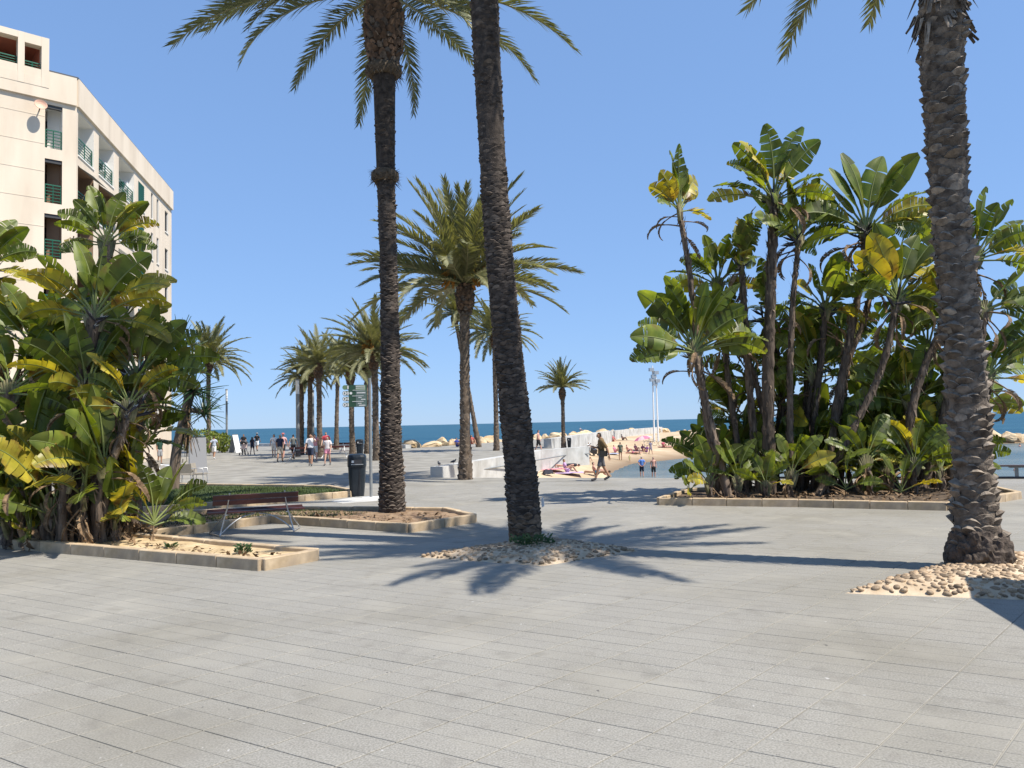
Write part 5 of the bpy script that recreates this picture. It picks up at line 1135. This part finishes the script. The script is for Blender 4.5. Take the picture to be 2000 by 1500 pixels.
    if hair is not None: shell('hair', lambda e, u, c: e[0] in ('skull', 'jaw', 'neck') and e[1] != 'nose' and (c[2] > sk_.z + .035 or (c[1] > sk_.y + .01 and c[2] > sk_.z - .06)), .016, simple('hair_%d_%d' % (int(hair[0] * 99), int(hair[1] * 99)), hair, .8))
    if longhair:
        mb = MB(); b0 = sk_ + Vector((0, .06, .0)); mb.tube([b0 + Vector((0, .01, .06)), b0 + Vector((0, .045, -.08)), b0 + Vector((0, .06, -.28)), b0 + Vector((0, .05, -.36))], [.07, .085, .075, .02], 9); mb.obj('long_hair', simple('hair_%d_%d' % (int(hair[0] * 99), int(hair[1] * 99)), hair, .8), t)
    if hat is not None:
        mb = MB(); c = sk_ + Vector((0, 0, .055)); mb.tube([c, c + Vector((0, 0, .015))], [.16, .15], 14); mb.tube([c + Vector((0, 0, .01)), c + Vector((0, 0, .07)), c + Vector((0, 0, .1))], [.105, .1, .05], 12); mb.obj('hat', simple('hat_%d' % int(hat[0] * 99), hat), t)
    if eyes:
        for s in (-1, 1):
            bm = bmesh.new(); bmesh.ops.create_icosphere(bm, subdivisions=1, radius=.011); m2 = bpy.data.meshes.new('eye'); bm.to_mesh(m2); bm.free(); m2.materials.append(M['darkmetal']); link('eye', m2, t, sk_ + Vector((s * .03, -.095, -.012)))
    if bag is not None:
        mb = MB(); mb.box(tuple(J['pelvis'][0] + Vector((.20, .04, .02))), (.09, .26, .20)); mb.obj('bag_pouch', simple('bag_%d' % int(bag[0] * 99), bag), t)
        mb = MB(); a_ = J['collar'][0]; mb.tube([a_ + Vector((-.13, 0, 0)), J['chest'][0] + Vector((0, -.16, -.03)), J['pelvis'][0] + Vector((.20, -.06, .1)), J['pelvis'][0] + Vector((.20, .14, .1)), J['chest'][0] + Vector((0, .15, 0)), a_ + Vector((-.13, 0.02, 0))], .014, 5, cap=False); mb.obj('bag_strap', simple('bag_%d' % int(bag[0] * 99), bag), t)
    return t
AWAY = math.pi
# the walker with a phone crossing the plaza edge (faces left of picture)
w1 = person('man in olive brown shirt and grey shorts walking, looking at his phone', G(1176, 939), -math.pi / 2 + .1, 'walk', 1.74, 'tan', (.17, .115, .055), (.12, .12, .13), armpose='phone', near=True, sleeve=.85, leglen=.95, shoes=(.05, .05, .06), bag=(.02, .02, .02), eyes=True)
mb = MB(); mb.box((0, 0, 0), (.075, .012, .15), rot=Matrix.Rotation(R(-50), 3, 'X')); ph = mb.obj('mobile_phone', M['darkmetal'], None, G(1176, 939) + Matrix.Rotation(-math.pi / 2 + .1, 3, 'Z') @ Vector((-.10, -.40, 1.27))); ph.rotation_euler = (0, 0, -math.pi / 2 + .1); tag(ph, 'dark mobile phone in the hand of the olive shirted man', 'phone')
NV = (.02, .028, .055); BLK = (.015, .015, .017); WHT = (.72, .72, .72); BEI = (.42, .36, .28)
PROM = [
 ('man in white shirt and navy shorts walking towards the camera', 607, 910, 0.05, 'walk', 1.78, 'tan', WHT, NV, {'eyes': True, 'armpose': 'face', 'near': True}),
 ('woman in white top and pink patterned shorts with long dark hair', 640, 909, .0, 'walk2', 1.62, 'fair', (.66, .6, .58), (.62, .25, .34), {'longhair': True, 'eyes': True, 'leglen': .5, 'near': True}),
 ('person in red and white patterned shirt behind the woman in pink shorts', 637, 896, .1, 'walk', 1.82, 'fair', (.55, .08, .10), (.10, .1, .12), {}),
 ('person in pink top partly hidden behind the white shirted man', 615, 901, .3, 'walk', 1.72, 'pink', (.60, .26, .26), (.5, .5, .48), {'armpose': 'face'}),
 ('man in grey shirt and black shorts walking away', 573, 897, AWAY, 'walk', 1.70, 'tan', (.16, .17, .155), BLK, {}),
 ('man in navy shirt and beige shorts walking away', 547, 903, AWAY + .1, 'walk2', 1.74, 'tan', NV, BEI, {'hair': (.25, .18, .12)}),
 ('person in pale red top next to the navy shirted man', 553, 896, .0, 'walk', 1.74, 'pink', (.58, .34, .32), BLK, {'hat': (.4, .12, .12)}),
 ('woman in white blouse with crossed bag strap', 535, 893, .2, 'walk', 1.70, 'fair', WHT, (.62, .6, .56), {'longhair': True, 'bag': (.4, .2, .18)}),
 ('man in black shirt and white shorts far along the promenade', 502, 881, AWAY, 'walk', 1.70, 'tan', BLK, WHT, {'hat': (.2, .2, .2)}),
 ('woman in short dark dress beside the black shirted man', 493, 888, AWAY, 'walk2', 1.46, 'fair', NV, None, {'dress': True, 'longhair': True, 'leglen': .55}),
 ('person in black pushing a stroller', 476, 886, .0, 'stand', 1.70, 'tan', BLK, BLK, {'armpose': 'push', 'leglen': 1.1}),
 ('man in pale blue shirt and white shorts near the cafe seen from behind', 418, 897, AWAY, 'walk', 1.66, 'tan', (.42, .47, .56), WHT, {'bag': (.05, .05, .05), 'shoes': WHT}),
 ('person in dark green top inside the cafe corner', 312, 908, 1.2, 'stand', 1.70, 'tan', (.02, .06, .04), (.3, .3, .3), {}),
]
for lb, x, y, hd, po, h, sk_, sh, lg, kw in PROM: person(lb, G(x, y), hd, po, h, sk_, sh, lg, group='people on the promenade', **kw)
# stroller
st = thing('stroller', 'black stroller with a pale seat pushed on the promenade', 'stroller', G(476, 889)); mb = MB()
for s in (-1, 1): mb.tube([(s * .22, .45, 1.0), (s * .22, .1, .55), (s * .22, -.3, .12)], .016, 6); mb.tube([(s * .22, .35, .1), (s * .22, .0, .55)], .016, 6)
mb.obj('frame', M['darkmetal'], st); mb = MB(); mb.box((0, -.05, .55), (.4, .5, .12)); mb.box((0, .2, .75), (.4, .1, .5), rot=Matrix.Rotation(R(-15), 3, 'X')); mb.obj('seat', simple('stroller_seat', (.55, .45, .42)), st)
mb = MB(); mb.tube([(-.21, .12, .95), (-.1, .0, 1.08), (.1, .0, 1.08), (.21, .12, .95)], .13, 8); mb.obj('hood', M['darkmetal'], st)
for x in (-.23, .23):
    for y in (-.3, .35): mb = MB(); mb.tube([(x - .02, y, .1), (x + .02, y, .1)], .1, 12); mb.obj('wheel', M['darkmetal'], st)
# beach people
def bp(px, py): return bz(px, py)
BEACH = [
 ('man in blue shirt and dark shorts with hands behind his back by the water', 1254, 934, AWAY, 'stand', 1.68, 'pink', (.10, .22, .55), NV, {'armpose': 'back', 'hair': (.3, .27, .24), 'shoes': None}),
 ('bare chested man in dark trunks standing at the water edge', 1277, 936, .1, 'stand', 1.70, 'pink', None, BLK, {'hair': (.35, .3, .26), 'shoes': None}),
 ('slim person in dark swimwear standing on the sand', 1212, 899, AWAY, 'stand', 1.74, 'tan', (.10, .12, .09), (.10, .12, .09), {'leglen': .4, 'shoes': None}),
 ('person in white shirt and dark shorts beside a pushchair on the sand', 1150, 888, .3, 'stand', 1.45, 'tan', WHT, (.1, .11, .14), {}),
 ('woman in grey purple dress near the pink umbrella', 1271, 888, .4, 'walk', 1.55, 'tan', (.22, .2, .27), None, {'dress': True, 'shoes': None}),
 ('small child in yellow at the water edge', 1230, 904, .2, 'stand', .82, 'fair', (.6, .55, .25), None, {'dress': True, 'shoes': None}),
 ('person in white standing by the wall end', 1107, 899, 1.2, 'stand', 1.45, 'pink', WHT, WHT, {'shoes': None}),
 ('person with reddish back walking behind the leaning palm', 1052, 884, 1.2, 'walk', 1.75, 'pink', None, BLK, {}),
]
HPX = {1254: 43, 1277: 44, 1212: 36, 1150: 24, 1271: 27, 1230: 15, 1107: 31, 1052: 45}
for lb, x, y, hd, po, h, sk_, sh, lg, kw in BEACH:
    p = bp(x, y) if x != 1052 else G(1052, 884, 0.0); h = HPX[x] * p.y / F; person(lb, p, hd, po, h, sk_, sh, lg, group='people on the beach', **kw)
SIT = [('sunbather sitting at the sand near the wall foot', 1147, 901, .5, 'tan', (.2, .05, .05)), ('person sitting with knees up behind the walking man', 1163, 930, 1.8, 'pink', None), ('woman sitting up on a lilac towel', 1106, 925, 1.6, 'tan', (.45, .3, .5)),
       ('sitting person in red on the far sand', 1198, 862, .3, 'pink', (.5, .12, .12)), ('sitting person on the far sand below the boulders', 1216, 860, 1.0, 'tan', None), ('person sitting under the pink umbrella', 1256, 882, .2, 'tan', (.3, .1, .2)),
       ('person sitting left of the pink umbrella', 1242, 881, .6, 'pink', (.5, .2, .25)), ('person sitting near the mast foot', 1296, 874, .3, 'tan', (.5, .1, .15)), ('sunbather sitting between standing people and umbrella', 1226, 883, 2.0, 'pink', None),
       ('sunbather in purple sitting beside the umbrella pole', 1263, 884, 5.5, 'tan', (.25, .1, .3)), ('sunbather sitting on far pink towel', 1201, 884, .9, 'pink', (.6, .2, .3)), ('person resting on the boulders above the long wall', 1134, 846, .4, 'tan', (.3, .32, .4)), ('person sitting on boulders behind the central palm', 922, 862, .4, 'tan', (.4, .1, .08)), ('person in blue by the boulders left of the central palm', 893, 869, .6, 'tan', (.03, .05, .25))]
for lb, x, y, hd, sk_, sh in SIT:
    p = G(x, y, -.3) + Vector((0, 0, .35)) if x == 1134 else (G(922, 868, .25) if x == 922 else (G(893, 873, 0.0) if x == 893 else bp(x, y)))
    person(lb, p, hd, 'sit', 1.7, sk_, sh, sh or (.05, .05, .08), leglen=.4, shoes=None, group='people sitting by the beach')
LIE = [('sunbather lying in bright blue shorts', 1140, 927, 1.45, 'tan', None, (.03, .35, .55)), ('sunbather lying near the wall on a dark towel', 1082, 914, 1.7, 'pink', (.03, .03, .04), (.03, .03, .04)), ('far sunbather lying beside the towel group', 1222, 886, 1.5, 'pink', None, (.4, .1, .2))]
for lb, x, y, hd, sk_, sh, lg in LIE: person(lb, bp(x, y), hd, 'stand', 1.7, sk_, sh, lg, lying='back', leglen=.45, shoes=None, group='people lying on the sand')
for lb, x, y, c, rz in [('lilac beach towel under the sitting woman', 1108, 927, (.5, .38, .55), .1), ('pink striped towel near the wall foot', 1072, 920, (.6, .25, .28), .2), ('dark beach bag on the sand near the plaza edge', 1070, 929, (.03, .03, .04), .4), ('red towel by the umbrella group', 1237, 886, (.5, .12, .16), 0), ('blue white towel behind the olive shirted man', 1193, 888, (.25, .32, .5), .3), ('red mat at the mast foot', 1300, 874, (.4, .08, .09), 0)]:
    p = bp(x, y); mb = MB(); r_ = random.Random(x); n = 6
    vs = [((i / n - .5) * 1.9, (k / 3 - .5) * .95, .05 + r_.uniform(0, .05) + (.22 if 'bag' in lb and 0 < i < n and 0 < k < 3 else 0)) for i in range(n + 1) for k in range(4)]; mb.add(vs, [(i * 4 + k, i * 4 + k + 1, i * 4 + k + 5, i * 4 + k + 4) for i in range(n) for k in range(3)])
    o = mb.obj('beach_bag' if 'bag' in lb else 'beach_towel', simple('towel_%d' % x, c, .95), None, p, rz); tag(o, lb, 'bag' if 'bag' in lb else 'towel'); s2 = o.modifiers.new('s', 'SOLIDIFY'); s2.thickness = .03
    if 'bag' in lb: o.scale = (.35, .5, 1)
up = bp(1262, 882); t = thing('beach_umbrella', 'pink patterned beach umbrella tilted over the bathers', 'umbrella', up, 0); ux = Matrix.Rotation(R(-12), 3, 'Y'); mb = MB(); n = 16
for k in range(n):
    a, b = 2 * math.pi * k / n, 2 * math.pi * (k + 1) / n
    for i, (r1, z1, r2, z2) in enumerate([(0.02, 1.95, .7, 1.80), (.7, 1.80, 1.15, 1.52)]):
        mb.add([ux @ Vector((math.cos(a) * r1, math.sin(a) * r1, z1)), ux @ Vector((math.cos(b) * r1, math.sin(b) * r1, z1)), ux @ Vector((math.cos(b) * r2, math.sin(b) * r2, z2)), ux @ Vector((math.cos(a) * r2, math.sin(a) * r2, z2))], [(0, 1, 2, 3)], (k // 2) % 2)
mb.obj('canopy', [simple('umb_pink', (.55, .16, .25)), simple('umb_pale', (.62, .42, .42))], t); mb = MB(); mb.tube([(0, 0, -.1), ux @ Vector((0, 0, 1.97))], .02, 6); mb.obj('pole', M['white'], t)
def bicycle(label, p, rz):
    t = thing('bicycle', label, 'bicycle', p, rz)
    for x in (-.52, .52): mb = MB(); mb.tube([(x + math.cos(a) * .33, 0, .34 + math.sin(a) * .33) for a in [2 * math.pi * k / 20 for k in range(21)]], .022, 5, cap=False); mb.obj('wheel', M['darkmetal'], t)
    mb = MB()
    for a, b in [((-.52, 0, .34), (-.1, 0, .36)), ((-.1, 0, .36), (.36, 0, .82)), ((-.2, 0, .8), (.36, 0, .82)), ((-.1, 0, .36), (-.22, 0, .92)), ((-.52, 0, .34), (-.2, 0, .8)), ((.52, 0, .34), (.36, 0, .95))]: mb.tube([a, b], .02, 5)
    mb.obj('frame', M['grey_post'], t); mb = MB(); mb.box((-.22, 0, .94), (.26, .13, .05)); mb.obj('saddle', M['darkmetal'], t); mb = MB(); mb.tube([(.36, -.28, 1.0), (.36, 0, .96), (.36, .28, 1.0)], .016, 5); mb.obj('handlebar', M['darkmetal'], t)
bicycle('bicycle leaning at the foot of the floodlight mast', bp(1298, 871), .2); bicycle('second bicycle left of the floodlight mast', bp(1271, 871), -.3)
pcb = bp(1160, 890); t = thing('pushchair', 'dark pushchair parked on the sand', 'pushchair', pcb, .6); mb = MB(); mb.box((0, 0, .5), (.5, .6, .5), rot=Matrix.Rotation(R(20), 3, 'X')); mb.tube([(-.2, .2, .75), (0, .1, .95), (.2, .2, .75)], .16, 8); mb.obj('seat', M['darkmetal'], t)
for x in (-.27, .27):
    for y in (-.35, .35): mb = MB(); mb.tube([(x - .02, y, .13), (x + .02, y, .13)], .13, 12); mb.obj('wheel', M['darkmetal'], t)
# swimmers
for lb, x, y in [('swimmer in the lagoon near the barrier', 1984, 919), ('swimmer in the lagoon near the dark boulders', 1992, 872)]:
    p = G(x, y, SEA); person(lb, p - Vector((0, 0, 1.25)), .4, 'stand', 1.7, 'pink', None, BLK, shoes=None, group='swimmers')
# birds
def bird(label, p, rz, m, s=1.0):
    t = thing('bird', label, 'bird', p, rz); mb = MB(); mb.tube([(-.17, 0, .10), (-.08, 0, .125), (.02, 0, .145), (.09, 0, .165), (.12, 0, .20), (.135, 0, .235), (.155, 0, .24), (.19, 0, .232)], [.012, .045, .062, .052, .035, .030, .022, .004], 8); mb.obj('body', m, t)
    for y in (-.025, .025): mb = MB(); mb.tube([(.01, y, .1), (.01, y, 0)], .006, 4); mb.obj('leg', simple('bird_leg', (.35, .12, .1)), t)
    for y in (-1, 1): mb = MB(); mb.add([(.07, y * .055, .165), (-.05, y * .066, .14), (-.2, y * .03, .10), (-.05, y * .06, .175)], [(0, 1, 2, 3)]); mb.obj('wing', m, t)
    t.scale = (s, s, s)
pg = mat('pigeon', (.03, .032, .04), .6, (.07, .075, .085), 20)
bird('dark pigeon at the left end of the white sea wall', Vector((-3.0, 31.05, .42)), 2.0, pg, .85); bird('dark pigeon further along the white sea wall', Vector((-2.55, 32.6, .42)), .6, pg, .85)
# white paper stuck to the leaning trunk
pq = D(1057, 982, Y2 - .05); mb = MB(); mb.add([(-.01, 0, -.08), (.03, -.02, -.05), (.02, -.01, .06), (.0, 0, .10), (-.02, .01, .03)], [(0, 1, 2, 3, 4)]); o = tag(mb.obj('paper_scrap', M['white'], None, pq + Vector((.02, -.02, 0))), 'white scrap stuck to the right side of the leaning trunk', 'paper'); o.modifiers.new('s', 'SOLIDIFY').thickness = .01
